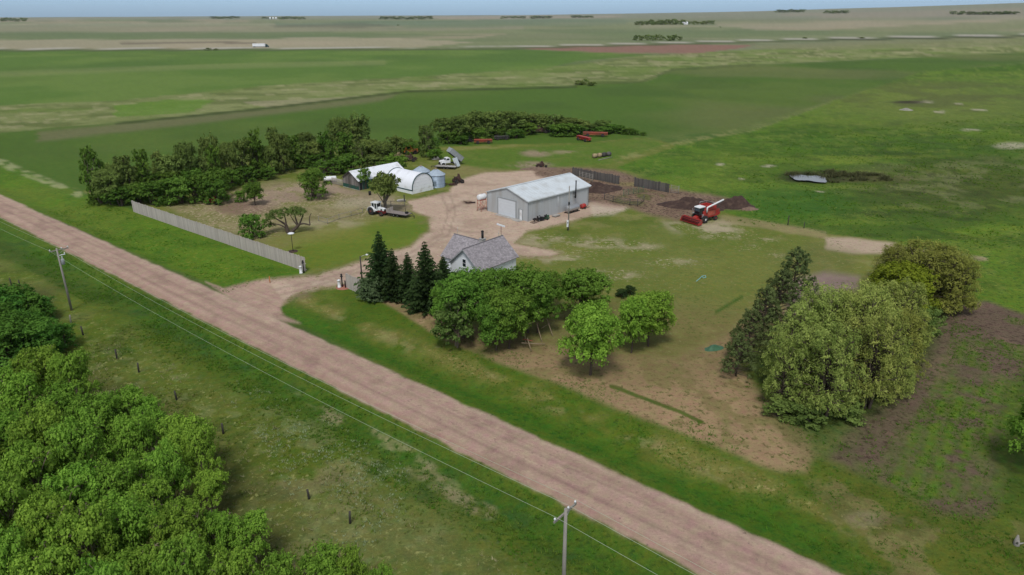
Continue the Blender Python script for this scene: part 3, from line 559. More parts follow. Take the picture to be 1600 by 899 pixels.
# ------------------------------------------------------------------ buildings
R40 = math.radians(-40); R50 = math.radians(50); R44 = math.radians(44.5)
def ribbed(mb, x0, y0, x1, y1, zb, ztop, pitch=0.45, d=0.035):
    """ribbed sheet wall from (x0,y0) to (x1,y1); ztop is a function of the distance along"""
    L = math.hypot(x1-x0, y1-y0); ux, uy = (x1-x0)/L, (y1-y0)/L; nx, ny = uy, -ux
    ts = []; t = 0
    while t < L - 1e-6:
        for a, b in ((0, 0), (pitch*0.72, 0), (pitch*0.8, 1), (pitch*0.92, 1)):
            if t + a < L: ts.append((t+a, b))
        t += pitch
    ts.append((L, 0))
    if not isinstance(ztop, (int, float)):
        pass
    vs = []
    for t, b in ts:
        px, py = x0+ux*t+nx*d*b, y0+uy*t+ny*d*b
        vs += [(px, py, zb), (px, py, ztop(t) if callable(ztop) else ztop)]
    mb.add(vs, [(2*i, 2*i+2, 2*i+3, 2*i+1) for i in range(len(ts)-1)])

def shed():
    W, L, EH, RH = 12.1, 19.0, 4.3, 6.15
    o = gp(825, 346.5); o.z = float(hz(o.x, o.y))
    r = empty('steel_shed', o, R44, 'long grey ribbed steel shed with pale gable roof and white overhead door', 'shed')
    # local x along the length, local y across to the left; origin at the near corner
    gz = lambda t: EH + (RH-EH)*(1-abs(t-W/2)/(W/2))
    mb = MB(); ribbed(mb, 0, W, 0, 0, -0.4, gz); mb.build('gable_wall', M['steel_wall'], r)
    mb = MB(); ribbed(mb, L, 0, L, W, -0.4, gz); mb.build('gable_wall', M['steel_wall'], r)
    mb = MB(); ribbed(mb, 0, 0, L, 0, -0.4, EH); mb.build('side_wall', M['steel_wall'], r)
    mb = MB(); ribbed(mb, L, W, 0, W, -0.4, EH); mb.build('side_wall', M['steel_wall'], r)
    for s in (0, 1):
        mb = MB(); ov = 0.22; x = -ov; ya, yb = (-0.25, W/2) if s == 0 else (W+0.25, W/2)
        za = EH - (RH-EH)*0.25/(W/2) + 0.05; zb = RH + 0.05; k = 0; ps = []
        while x < L+ov:
            ps += [(x, 0), (x+0.62, 0), (x+0.68, .045), (x+0.78, .045), (x+0.84, 0)]; x += 0.84
        vs = []
        for (px, dz) in ps: vs += [(px, ya, za+dz), (px, yb, zb+dz)]
        n = len(ps); mb.add(vs, [(2*i, 2*i+2, 2*i+3, 2*i+1) for i in range(n-1)])
        mb.add([(v[0], v[1], v[2]-0.06-(.045 if v[2]-0 > 99 else 0)) for v in [vs[0], vs[1], vs[2*n-1], vs[2*n-2]]], [(0, 1, 2, 3)])
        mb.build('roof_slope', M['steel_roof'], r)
    mb = MB(); mb.prism([(W/2-0.25, RH+.07), (W/2, RH+0.14), (W/2+0.25, RH+.07), (W/2, RH+.02)], 'x', -0.23, L+0.6); mb.build('ridge_cap', M['steel_roof'], r)
    for s in (0, 1):
        mb = MB(); ya, yb = (-0.27, W/2) if s == 0 else (W+0.27, W/2); za = EH-0.06
        mb.prism([(ya, za-0.12), (ya, za+0.06), (yb, RH+0.1), (yb, RH-0.12)], 'x', -0.27, -0.22); mb.build('barge_board', M['steel_roof'], r)
    mb = MB(); mb.box(-0.25, L+0.55, -0.31, -0.26, EH-0.2, EH+0.03); mb.build('gutter', M['steel_roof'], r)
    # corner trims
    for (x, y) in ((-0.04, -0.04), (L+0.04, -0.04), (-0.04, W+0.04), (L+0.04, W+0.04)):
        mb = MB(); mb.box(x-0.06, x+0.06, y-0.06, y+0.06, -0.4, EH-0.1); mb.build('corner_trim', M['steel'], r)
    # overhead door between y=3.7 and y=9
    d0, d1, dh = 3.55, 8.75, 3.55
    mb = MB(); mb.box(-0.12, 0.1, d0-0.18, d0, -0.3, dh+0.2); mb.box(-0.12, 0.1, d1, d1+0.18, -0.3, dh+0.2); mb.box(-0.12, 0.1, d0, d1, dh, dh+0.2)
    fr = mb.build('door_frame', M['grey_paint'], r)
    for k in range(6):
        mb = MB(); mb.box(-0.075, -0.045, d0+0.01, d1-0.01, k*dh/6+0.012, (k+1)*dh/6-0.012); mb.build('door_panel', M['door'], r)
    mb = MB(); mb.box(-0.1, 0.1, 1.55, 2.75, -0.3, 2.3); mb.build('door_frame', M['grey_paint'], r)
    mb = MB(); mb.box(-0.13, -0.1, 1.65, 2.3, 0.05, 2.15); dd = mb.build('side_door', M['white'], r)
    mb = MB(); mb.cbox((-0.15, 2.2, 1.05), (0.05, 0.08, 0.08)); mb.build('handle', M['chrome'], dd)
    mb = MB(); mb.box(-1.6, -0.13, 1.2, 3.2, -0.25, 0.07); mb.build('door_step', M['concrete'], r)
    mb = MB(); mb.box(-1.1, -0.13, d0-0.1, d1+0.1, -0.25, 0.03); mb.build('door_apron', M['concrete'], r)
    # stove pipe and drain pipe on the right-hand wall
    mb = MB(); mb.tube([(14.2, -0.1, 2.7), (14.2, -0.55, 2.7)], 0.12, 8); mb.tube([(14.2, -0.55, 2.55), (14.2, -0.55, 6.2)], 0.13, 8); mb.lathe([(0.05, 6.2), (.2, 6.22), (.2, 6.3), (.04, 6.4)], 8, (14.2, -0.55, 0)); mb.cbox((14.2,-0.3,3.6),(0.6,0.5,0.04)); mb.build('stove_pipe', M['black'], r)
    mb = MB(); mb.tube([(9.0, -0.12, 1.6), (9.0, -0.12, 4.1)], 0.045, 6); mb.build('drain_pipe', M['white'], r)
    return r
SH = shed(); SHM = Matrix.Translation(SH.location) @ Matrix.Rotation(R44, 4, 'Z')
def near_shed(x, y): 
    v = SHM @ Vector((x, y, 0)); v.z = float(hz(v.x, v.y)); return v

def roof_panel(mb_pts, t, name, m, parent):
    """thick roof slope from four corner points (eave a, eave b, ridge b, ridge a), with uv in metres"""
    a, b, c, d = [Vector(p) for p in mb_pts]; n = (b-a).cross(d-a).normalized() * t
    me = bpy.data.meshes.new(name); vs = [a, b, c, d, a-n, b-n, c-n, d-n]
    me.from_pydata([tuple(v) for v in vs], [], [(0,1,2,3), (7,6,5,4), (0,4,5,1), (1,5,6,2), (2,6,7,3), (3,7,4,0)]); me.update()
    uvl = me.uv_layers.new(name='UVMap'); u = (b-a).normalized(); w = n.normalized().cross(u)
    for lp in me.loops:
        p = me.vertices[lp.vertex_index].co - a; uvl.data[lp.index].uv = (p.dot(u), p.dot(w))
    return link(name, me, m, parent)

def house():
    # wing A: ridge from (-7.4,101.1) to (-1.4,108.2) at z 7, half width 3.3; wing B meets it from the upper left
    base = Vector((-7.4, 101.1, 0)); bz = float(hz(-6, 105))
    r = empty('farm_house', (base.x, base.y, bz), R50, 'white one and a half storey farmhouse with crossing grey shingle gables', 'house')
    LA, HW, EZ, RZ = 9.3, 3.35, 4.1, 7.0; w = HW-0.35; s = (RZ-EZ)/HW
    wz = RZ - s*w - 0.12
    mb = MB(); mb.prism([(-w, -0.4), (w, -0.4), (w, wz), (0, RZ-0.12), (-w, wz)], 'x', 0.35, LA-0.35); wa = mb.build('wall', M['siding'], r)
    # local: x along A, +y to the left (away, north-west)
    mid = 5.0; LB = 6.6 + 0.0
    mb = MB(); mb.prism([(mid-w, -0.4), (mid+w, -0.4), (mid+w, wz), (mid, RZ-0.16), (mid-w, wz)], 'y', w-0.01, LB-0.35); mb.build('wall', M['siding'], r)
    # roof: A right slope (towards the viewer's right, -y), A left slope, split where B joins
    roof_panel([(0, -HW, EZ), (LA, -HW, EZ), (LA, 0, RZ), (0, 0, RZ)], 0.14, 'roof_slope', M['shingle'], r)
    def tri(pts, name='roof_slope'):
        a, b, c = [Vector(p) for p in pts]; n = (b-a).cross(c-a).normalized()*0.14
        me = bpy.data.meshes.new(name); vs = [a, b, c, a-n, b-n, c-n]
        me.from_pydata([tuple(v) for v in vs], [], [(0,1,2), (5,4,3), (0,3,4,1), (1,4,5,2), (2,5,3,0)]); me.update()
        return me
    def poly_roof(pts, name='roof_slope'):
        P_ = [Vector(p) for p in pts]; n = (P_[1]-P_[0]).cross(P_[2]-P_[1]).normalized()*0.14; k = len(P_)
        me = bpy.data.meshes.new(name); me.from_pydata([tuple(v) for v in P_+[q-n for q in P_]], [], [tuple(range(k)), tuple(range(2*k-1, k-1, -1))]+[(i, k+i, k+(i+1) % k, (i+1) % k) for i in range(k)]); me.update()
        uvl = me.uv_layers.new(name='UVMap'); u = (P_[1]-P_[0]).normalized(); w_ = n.normalized().cross(u)
        for lp in me.loops:
            q = me.vertices[lp.vertex_index].co - P_[0]; uvl.data[lp.index].uv = (q.dot(u), q.dot(w_))
        return link(name, me, M['shingle'], r)
    poly_roof([(mid-HW, HW, EZ), (0, HW, EZ), (0, 0, RZ), (mid, 0, RZ)])            # A left slope, near half
    poly_roof([(LA, HW, EZ), (mid+HW, HW, EZ), (mid, 0, RZ), (LA, 0, RZ)])
    poly_roof([(mid-HW, LB, EZ), (mid-HW, HW, EZ), (mid, 0, RZ), (mid, LB, RZ)])      # B slope facing the viewer
    poly_roof([(mid+HW, HW, EZ), (mid+HW, LB, EZ), (mid, LB, RZ), (mid, 0, RZ)])
    mb = MB(); mb.box(-0.02, LA+0.02, -0.09, 0.09, RZ-0.02, RZ+0.05); mb.build('ridge_cap', M['shingle'], r)
    mb = MB(); mb.box(mid-0.09, mid+0.09, 0.1, LB+0.02, RZ-0.02, RZ+0.045); mb.build('ridge_cap', M['shingle'], r)
    # barge boards of the near gable
    for sg in (1, -1):
        mb = MB(); mb.prism([(sg*HW, EZ-0.22), (sg*HW, EZ-0.02), (0, RZ-0.02), (0, RZ-0.24)], 'x', -0.035, 0.0); mb.build('barge_board', M['grey_paint'], r)
        mb = MB(); mb.prism([(sg*HW, EZ-0.22), (sg*HW, EZ-0.02), (0, RZ-0.02), (0, RZ-0.24)], 'x', LA, LA+0.035); mb.build('barge_board', M['grey_paint'], r)
    # windows
    def window(M_, wd, h):
        mb = MB(); mb.box(-wd/2-0.1, wd/2+0.1, -0.05, 0.0, -0.1, h+0.1, M_); f = mb.build('window', M['white'], r)
        mb = MB(); mb.box(-wd/2, wd/2, -0.065, -0.05, 0, h, M_); mb.build('pane', M['glass'], f)
        mb = MB(); mb.box(-wd/2-0.15, wd/2+0.15, -0.12, -0.05, -0.16, -0.1, M_); mb.build('sill', M['white'], f)
        mb = MB(); mb.box(-wd/2, wd/2, -0.08, -0.065, h/2-0.025, h/2+0.025, M_); mb.build('rail', M['white'], f)
    def wm(x, y, z, a): return Matrix.Translation((x, y, z)) @ Matrix.Rotation(a, 4, 'Z')
    near = -math.pi/2
    window(wm(0.35, 0.0, 4.15, near), 0.62, 1.15)
    window(wm(0.35, 1.3, 1.0, near), 0.9, 1.4); window(wm(0.35, -1.3, 1.0, near), 0.9, 1.4)
    for x in (2.0, 4.6, 7.2): window(wm(x, -w, 1.0, 0), 0.9, 1.4)
    # chimney with black pipe where the ridges meet
    mb = MB(); mb.box(mid-0.35, mid+0.35, 0.1, 0.8, RZ-0.7, RZ+0.35); mb.box(mid-0.42, mid+0.42, 0.03, 0.87, RZ+0.35, RZ+0.43); ch = mb.build('chimney', M['concrete'], r)
    mb = MB(); mb.tube([(mid, 0.45, RZ+0.43), (mid, 0.45, RZ+1.45)], 0.19, 10); mb.lathe([(0.23, RZ+1.5), (.27, RZ+1.55), (.05, RZ+1.72)], 10, (mid, 0.45, 0)); mb.build('chimney_pipe', M['black'], ch)
    # lightning rods
    for p, h in (((0.6, 0, RZ), 0.95), ((LA-1.0, 0, RZ), 1.0), ((mid, LB-0.8, RZ), 1.3)):
        mb = MB(); mb.tube([p, (p[0], p[1], p[2]+h)], 0.022, 4); mb.lathe([(0.05, h*0.5-0.05), (.07, h*.5), (.05, h*.5+.05)], 6, p); mb.build('lightning_rod', M['chrome'], r)
    # panel antenna on a mast at the far end of the ridge
    mb = MB(); mb.tube([(LA-0.3, 0.1, RZ-0.1), (LA-0.3, 0.1, RZ+1.55)], 0.035, 5); a = mb.build('antenna_mast', M['black'], r)
    mb = MB(); mb.cbox((LA-0.35, 0.1, RZ+1.7), (0.35, 1.35, 0.2), Matrix.Translation((LA-.35,.1,RZ+1.7)) @ Matrix.Rotation(math.radians(50), 4, 'Z') @ Matrix.Rotation(math.radians(22), 4, 'X') @ Matrix.Translation((-(LA-.35),-.1,-(RZ+1.7)))); mb.build('antenna_panel', M['white'], a)
    # small porch roof end and dish near the spruces
    mb = MB(); mb.box(0.6, 3.2, w+0.0, w+1.9, 2.35, 2.45); mb.build('porch_roof', M['white_roof'], r)
    mb = MB(); mb.box(0.7, 3.1, w+0.02, w+1.8, -0.3, 2.34); mb.build('porch_wall', M['siding'], r)
    return r
house()

def barn():
    o = gp(536.7, 291.8)       # near-left corner; local x along the gable to the right, y along the length
    W, L, EZ, RZ = 6.4, 14.5, 2.45, 4.35
    r = empty('barn', o, math.radians(-42), 'low board barn with white sheet roof and dark green band', 'barn')
    gz = lambda t: EZ + (RZ-EZ)*(1-abs(t-W/2)/(W/2))
    n = 32; bw = W/n
    zb = 1.0; bd = []
    for k in range(n):            # vertical gable boards, each one a board
        t = (k+0.5)*bw; mb = MB(); mb.prism([(k*bw+.006, zb), ((k+1)*bw-.006, zb), ((k+1)*bw-.006, gz((k+1)*bw)-.05), (k*bw+.006, gz(k*bw)-.05)], 'y', -0.03-0.01*(k % 3), 0.0)
        mb.build('board', M['barn_board'], r)
    mb = MB(); mb.prism([(0, -0.3), (W, -0.3), (W, EZ-.06), (W/2, RZ-.06), (0, EZ-.06)], 'y', 0.0, L); mb.build('wall', M['barn_board'], r)
    mb = MB(); mb.box(0.05, W-0.05, -0.05, -0.0, 0.12, 1.0); mb.build('green_band', M['green_wall'], r)
    mb = MB(); mb.box(-0.06, W+0.06, -0.09, 0.0, -0.3, 0.12); mb.build('foundation', M['concrete'], r)
    mb = MB(); mb.box(W/2-0.35, W/2+0.35, -0.08, -0.05, 3.0, 3.6); wv = mb.build('window', M['barn_board'], r)
    mb = MB(); mb.box(W/2-0.25, W/2+0.25, -0.09, -0.081, 3.08, 3.5); mb.build('pane', M['glass'], wv)
    # right wall: black panel painted as the shade inside an open doorway, green boards, pale boards
    mb = MB(); mb.box(W, W+0.03, 0.25, 0.95, 0.0, 2.15); mb.build('doorway_shade_panel', M['black'], r)
    mb = MB(); mb.box(W, W+0.04, 1.1, 4.6, -0.1, 2.3); mb.build('green_door', M['green_wall'], r)
    for k in range(26):
        y0 = 4.8+k*0.37; mb = MB(); mb.box(W+.003, W+0.04+0.01*(k % 2), y0+.006, min(y0+0.36, L-.01), -0.1, EZ-.1); mb.build('board', M['barn_board'], r)
    for s in (0, 1):
        xa = -0.3 if s == 0 else W+0.3; za = EZ-0.18+0.02
        pts = [(xa, -0.3, za), (xa, L+0.3, za), (W/2, L+0.3, RZ+.02), (W/2, -0.3, RZ+.02)]
        if s: pts = [pts[1], pts[0], pts[3], pts[2]]
        pts = pts if s else [pts[1], pts[0], pts[3], pts[2]][::1]
        mb = MB(); nseg = 24; vs = []
        y = -0.3
        while y < L+0.3:
            for a, d in ((0, 0), (.5, 0), (.55, .035), (.62, .035), (.67, 0)):
                vs += [(xa, min(y+a, L+.31), za+d), (W/2, min(y+a, L+.31), RZ+.02+d)]
            y += 0.67
        mb.add(vs, [(2*i, 2*i+2, 2*i+3, 2*i+1) for i in range(len(vs)//2-1)]); mb.build('roof_slope', M['white_roof'], r)
    mb = MB(); mb.box(-0.25, W+.25, -0.03, 0.0, EZ-.2, EZ-.1)
    for sg in (0, 1):
        mb = MB(); xa = -0.3 if sg == 0 else W+.3
        mb.prism([(xa, EZ-.34), (xa, EZ-.17), (W/2, RZ+.01), (W/2, RZ-.16)], 'y', -0.34, -0.3); mb.build('barge_board', M['board_dark'], r)
barn()

def quonset():
    o = gp(644.7, 304.0)     # front-left corner, local x along the front to the right, y backwards
    W, L, KH, RZ = 6.6, 9.6, 0.9, 4.5
    r = empty('fabric_shelter', o, R50 - 0.03, 'white arched fabric shelter with dark green hoop on its front', 'shelter')
    N_ = 22
    def arc(k, off=0.0):
        t = math.pi*k/N_; return (W/2 - (W/2+off)*math.cos(t), KH + (RZ-KH+off)*math.sin(t)**0.85)
    # local y runs back along +140 deg from the front
    mb = MB(); vs = []; ny = 8
    for j in range(ny+1):
        y = L*j/ny; sag = 0.0 if j % 2 == 0 else -0.035
        for k in range(N_+1): a = arc(k, sag); vs.append((a[0], y, a[1]))
    mb.add(vs, [(j*(N_+1)+k, j*(N_+1)+k+1, (j+1)*(N_+1)+k+1, (j+1)*(N_+1)+k) for j in range(ny) for k in range(N_)], True); mb.build('fabric_cover', M['fabric'], r)
    for y in (-0.02, L+0.02):
        mb = MB(); mb.tube([(arc(k, .03)[0], y, arc(k, .03)[1]) for k in range(N_+1)], 0.11, 6); mb.build('hoop', M['green_trim'], r)
    for x in (0, W):
        mb = MB(); mb.box(x-0.07, x+0.07, -0.02, L+0.02, KH-0.16, KH+0.1); mb.build('side_trim', M['green_trim'], r)
        mb = MB(); mb.box(x-0.05, x+0.05, 0, L, -0.4, KH-0.17); mb.build('knee_wall', M['white'], r)
    # front: end curtain made of stacked panels
    zs = [0.0, 0.9, 1.7, 2.5, 3.3, 4.42]
    def half(z):
        s = max(0.0, min(1.0, (z-KH)/(RZ-KH))); return W/2 if z <= KH else (W/2)*math.cos(math.asin(min(1, s**(1/0.85))))
    for i in range(len(zs)-1):
        z0, z1 = zs[i]+0.012, zs[i+1]-0.012; left = []; rt = []
        for q in range(7):
            z = z0+(z1-z0)*q/6; h = half(z)-0.03; left.append((W/2-h, z)); rt.append((W/2+h, z))
        mb = MB(); mb.prism(left+rt[::-1], 'y', 0.02+0.006*i, 0.06); mb.build('end_panel', M['fabric'] if i else M['white'], r)
    mb = MB(); mb.box(W/2-2.3, W/2+2.6, -0.02, 0.02, 0.02, 0.6); mb.build('tail_gate', M['white'], r)
    mb = MB(); mb.prism([(0, -0.4), (W, -0.4), (W, KH), (0, KH)], 'y', L-0.06, L); mb.build('back_wall', M['white'], r)
quonset()

def bins():
    def one(p, D, label):
        r = empty('grain_bin', p, 0.3, label, 'grain bin', 'steel grain bins beside the shelter'); R_ = D/2
        mb = MB(); pr = []; z = -0.3
        while z < 3.0: pr += [(R_, z), (R_+0.02, z+0.05), (R_, z+0.1)]; z += 0.1
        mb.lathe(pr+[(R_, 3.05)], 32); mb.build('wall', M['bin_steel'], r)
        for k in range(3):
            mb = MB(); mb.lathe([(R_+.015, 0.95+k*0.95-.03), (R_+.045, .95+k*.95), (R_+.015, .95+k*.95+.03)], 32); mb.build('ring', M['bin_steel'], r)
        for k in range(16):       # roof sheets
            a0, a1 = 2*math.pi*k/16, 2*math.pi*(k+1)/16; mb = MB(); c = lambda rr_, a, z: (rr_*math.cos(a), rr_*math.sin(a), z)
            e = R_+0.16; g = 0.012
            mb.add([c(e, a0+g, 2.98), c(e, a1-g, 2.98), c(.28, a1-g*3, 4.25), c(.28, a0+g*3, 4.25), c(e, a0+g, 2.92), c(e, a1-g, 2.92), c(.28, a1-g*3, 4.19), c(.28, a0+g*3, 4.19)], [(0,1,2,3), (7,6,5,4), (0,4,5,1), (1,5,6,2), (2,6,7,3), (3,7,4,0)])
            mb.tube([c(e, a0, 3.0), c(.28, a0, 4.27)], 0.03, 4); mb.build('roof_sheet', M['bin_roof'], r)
        mb = MB(); mb.lathe([(.34, 4.18), (.34, 4.42), (.2, 4.5), (.02, 4.52)], 12); mb.build('roof_cap', M['tan'], r)
        mb = MB(); mb.box(R_-.02, R_+.05, -.35, .35, 0.5, 1.7); mb.build('hatch', M['bin_steel'], r, rot=(0, 0, math.radians(-110)))
        return r
    p = gp(681, 293); p = Vector((-18.6, 172.9, float(hz(-18.6, 172.9)))); one(p, 4.35, 'steel grain bin right beside the shelter front, fully in view')
    p = Vector((-22.75, 176.8, float(hz(-22.75, 176.8)))); one(p, 4.35, 'steel grain bin mostly hidden behind the arched shelter')
bins()

# ------------------------------------------------------------------ fences
def board_fence(name, a, b, h, pitch, m, label, posts=True, rails=True, post_side=1, jag=0.06, seed=1, width=0.92):
    rnd = random.Random(seed); A_ = Vector((a.x, a.y)); B_ = Vector((b.x, b.y)); L = (B_-A_).length; ang = math.atan2(B_.y-A_.y, B_.x-A_.x)
    z0 = float(hz(a.x, a.y)); r = empty(name, (a.x, a.y, z0), ang, label, 'fence')
    meshes = []
    for q in range(5):
        mb = MB(); hh = h*(1-jag*rnd.random()); d = rnd.uniform(-.5, .5)*jag*0.2
        mb.box(-pitch*width/2, pitch*width/2, -0.015, 0.015, -0.25, hh); meshes.append(mb.mesh('board'))
    n = int(L/pitch)
    for k in range(n):
        t = (k+.5)*pitch; x = a.x+math.cos(ang)*t; y = a.y+math.sin(ang)*t
        o = link('board', meshes[rnd.randrange(5)], m, r); o.location = (t, rnd.uniform(-.012, .012), float(hz(x, y))-z0); o.rotation_euler = (rnd.uniform(-.01, .01), rnd.uniform(-.012, .012), rnd.uniform(-.03, .03))
    if rails:
        for hh in (0.35, h*0.55, h*0.85):
            mb = MB(); pts = []
            for k in range(int(L/3)+2):
                t = min(k*3.0, L); x = a.x+math.cos(ang)*t; y = a.y+math.sin(ang)*t; pts.append((t, post_side*0.06, float(hz(x, y))-z0+hh))
            mb.tube(pts, 0.045, 4, smooth=False); mb.build('rail', m, r)
    if posts:
        mb = MB(); mb.tube([(0, 0, -0.4), (0, 0, h*0.98)], 0.08, 6); pm = mb.mesh('post'); t = 0.2
        while t < L:
            x = a.x+math.cos(ang)*t; y = a.y+math.sin(ang)*t; o = link('post', pm, m, r); o.location = (t, post_side*0.17, float(hz(x, y))-z0); t += 3.0
    return r
fa = gp(208.5, 331); fb = gp(479, 425)
board_fence('windbreak_fence', fa, fb, 2.55, 0.206, M['board'], 'long pale weathered board fence along the grass beside the gravel road', seed=3)
board_fence('windbreak_fence', gp(541.5, 450), gp(578, 466), 2.5, 0.206, M['board'], 'short weathered board fence at the driveway entrance beside the round shrub', seed=4)
board_fence('corral_fence', gp(894, 274), gp(968, 288.5), 2.3, 0.2, M['board_dark'], 'dark board corral fence just behind the grey steel shed', seed=5, jag=0.15, width=0.85)
board_fence('corral_fence', gp(990.5, 291), gp(1046, 301.5), 2.3, 0.2, M['board_dark'], 'dark board corral fence between the manure and the open pasture', seed=6, jag=0.15, width=0.85)

def rail_fence(pts, h, label, m=None, post_gap=2.6, nr=3, name='pole_fence', rad=.05):
    m = m or M['wood_pole']; r = empty(name, pts[0], 0, label, 'fence'); O = pts[0]
    pm = MB().tube([(0, 0, -0.3), (0, 0, h)], rad*1.4, 6).mesh('post')
    for i in range(len(pts)-1):
        a, b = pts[i], pts[i+1]; L = (b-a).length; n = max(1, int(L/post_gap))
        for k in range(n + (i == len(pts)-2)):
            p = a.lerp(b, k/n) - O; p.z = float(hz(p.x+O.x, p.y+O.y)) - O.z; o = link('post', pm, m, r); o.location = p
        for q in range(nr):
            zz = h*(0.9-0.75*q/max(1, nr-1)) if nr > 1 else h*.9
            mb = MB(); mb.tube([tuple(a.lerp(b, k/n)-O+Vector((0, 0, zz))) for k in range(n+1)], rad, 4); mb.build('rail', m, r)
    return r
rail_fence([gp(498, 346), gp(512, 350), gp(530, 343), gp(567, 333)], 1.15, 'low grey pole fence on the worn grass left of the tractor', nr=2, rad=.04)
rail_fence([gp(944, 312), gp(958, 316), gp(984, 321), gp(996, 322), gp(1006, 315)], 1.5, 'open rail corral fence in front of the manure pen', M['board_dark'], nr=4)
rail_fence([gp(1048, 302), gp(1060, 303.5)], 2.0, 'grey metal rail gate panel at the right end of the corral', M['wood_pole'], post_gap=1.2, nr=5, name='corral_gate')
rail_fence([gp(974, 307), gp(1005, 301)], 1.6, 'green pipe corral panel behind the open rail fence', M['green_paint'], post_gap=1.4, nr=5, name='corral_gate', rad=.03)
rail_fence([gp(905, 280), gp(926, 285)], 2.1, 'tall grey rail pen tight against the back corner of the shed', M['wood_pole'], post_gap=1.2, nr=5, name='corral_gate')
rail_fence([gp(519, 287), gp(536, 291)], 1.6, 'short grey slatted fence joining the left corner of the barn', M['board'], post_gap=0.35, nr=2, name='slat_fence')
rail_fence([gp(632, 322), gp(590, 322)], 1.2, 'thin grey pole fence behind the flat trailer under the leaning tree', M['wood_pole'], post_gap=2.2, nr=2)

# ------------------------------------------------------------------ wheels and machines
def wheel(mbt, mbr, c, R_, w, axis='y'):
    h = w/2
    mbt.lathe([(R_*.58, -h*.9), (R_*.9, -h), (R_, -h*.6), (R_, h*.6), (R_*.9, h), (R_*.58, h*.9)], 18, c, axis)
    for k in range(14):    # lugs
        t = 2*math.pi*k/14; u, v = R_*math.cos(t), R_*math.sin(t)
        q = Vector((u, 0, v)) if axis == 'y' else Vector((0, u, v))
        Mx = Matrix.Translation(Vector(c)+q) @ (Matrix.Rotation(-t, 4, 'Y') if axis == 'y' else Matrix.Rotation(t, 4, 'X'))
        if R_ > 0.5: mbt.cbox((0, 0, 0), (0.06, w*.85, 0.08) if axis == 'y' else (w*.85, 0.06, 0.08), Mx)
    mbr.lathe([(R_*.2, -h*.95), (R_*.57, -h*.7), (R_*.57, h*.7), (R_*.2, h*.95)], 14, c, axis)
def add_wheel(parent, c, R_, w, rim, axis='y'):
    t = MB(); r = MB(); wheel(t, r, (0, 0, 0), R_, w, axis); o = t.build('wheel', M['rubber'], parent, loc=c); r.build('rim', rim, o); return o

def tractor():
    o = gp(592, 335.5); o.z = float(hz(o.x, o.y)); r = empty('tractor', o, math.radians(-32), 'white and dark red cab tractor facing right on the grass edge', 'tractor')
    # local +x is forward
    for s in (1, -1):
        add_wheel(r, (-1.25, s*0.95, 0.82), 0.82, 0.5, M['dark_red']); add_wheel(r, (1.35, s*0.85, 0.48), 0.48, 0.32, M['dark_red'])
        mb = MB(); pts = [(-1.25+1.0*math.cos(t), 0.85+0.98*math.sin(t)) for t in [math.radians(a) for a in range(0, 181, 20)]]
        inner = [(x*0.93-1.25*0.07, 0.85+(z-.85)*.93) for x, z in pts][::-1]
        for i in range(len(pts)-1):
            j = len(pts)-1-i; mb.prism([pts[i], pts[i+1], inner[j-1], inner[j]], 'y', s*0.68, s*1.15)
        mb.build('fender', M['white'], r)
    mb = MB(); mb.box(-1.6, 1.7, -0.3, 0.3, 0.6, 1.05); mb.box(1.15, 1.55, -0.75, 0.75, 0.42, 0.6); mb.box(1.5, 2.0, -0.35, 0.35, 0.55, 0.85); mb.box(-1.4, -1.1, -0.75, 0.75, 0.7, 0.95); mb.box(0.4, 1.7, 0.3, 0.36, 0.85, 1.1); mb.box(.4, 1.7, -.36, -.3, .85, 1.1); mb.build('chassis', M['dark_red'], r)
    mb = MB(); mb.prism([(0.1, 1.05), (1.75, 1.05), (1.8, 1.15), (1.75, 1.48), (1.3, 1.6), (0.1, 1.72)], 'y', -0.36, 0.36); hd = mb.build('hood', M['white'], r)
    mb = MB(); mb.box(1.79, 1.83, -0.28, 0.28, 1.1, 1.42); mb.build('grille', M['black'], hd)
    mb = MB(); mb.box(0.9, 1.35, -0.375, -0.361, 1.12, 1.42); mb.box(0.9, 1.35, 0.361, 0.375, 1.12, 1.42); mb.build('side_vent', M['black'], hd)
    # cab: posts, roof, panes
    mb = MB()
    for (x, y) in ((-1.35, .62), (-1.35, -.62), (0.1, .62), (0.1, -.62), (-.55, .66), (-.55, -.66)): mb.box(x-.05, x+.05, y-.05, y+.05, 1.1, 2.55)
    mb.box(-1.4, 0.15, -.67, .67, .95, 1.35); cab = mb.build('cab', M['white'], r)
    mb = MB(); mb.prism([(-1.55, 2.55), (0.28, 2.55), (0.22, 2.72), (-1.45, 2.74)], 'y', -.74, .74); mb.build('cab_roof', M['white'], cab)
    mb = MB(); mb.box(-1.34, .09, -.6, .6, 1.36, 2.54); mb.build('pane', M['glass'], cab)
    mb = MB(); mb.tube([(0.8, .2, 1.6), (0.8, .2, 2.3)], .05, 6); mb.build('exhaust', M['black'], r)
    for s in (1, -1):
        mb = MB(); mb.lathe([(.08, 0), (.08, .05)], 8, (1.84, s*.2, 1.3), 'x'); mb.build('headlight', M['chrome'], hd)
    mb = MB(); mb.box(-2.3, -1.6, -.4, .4, .45, .6); mb.box(-2.35, -2.25, -.5, .5, .5, .65); mb.build('hitch', M['rust'], r)
tractor()

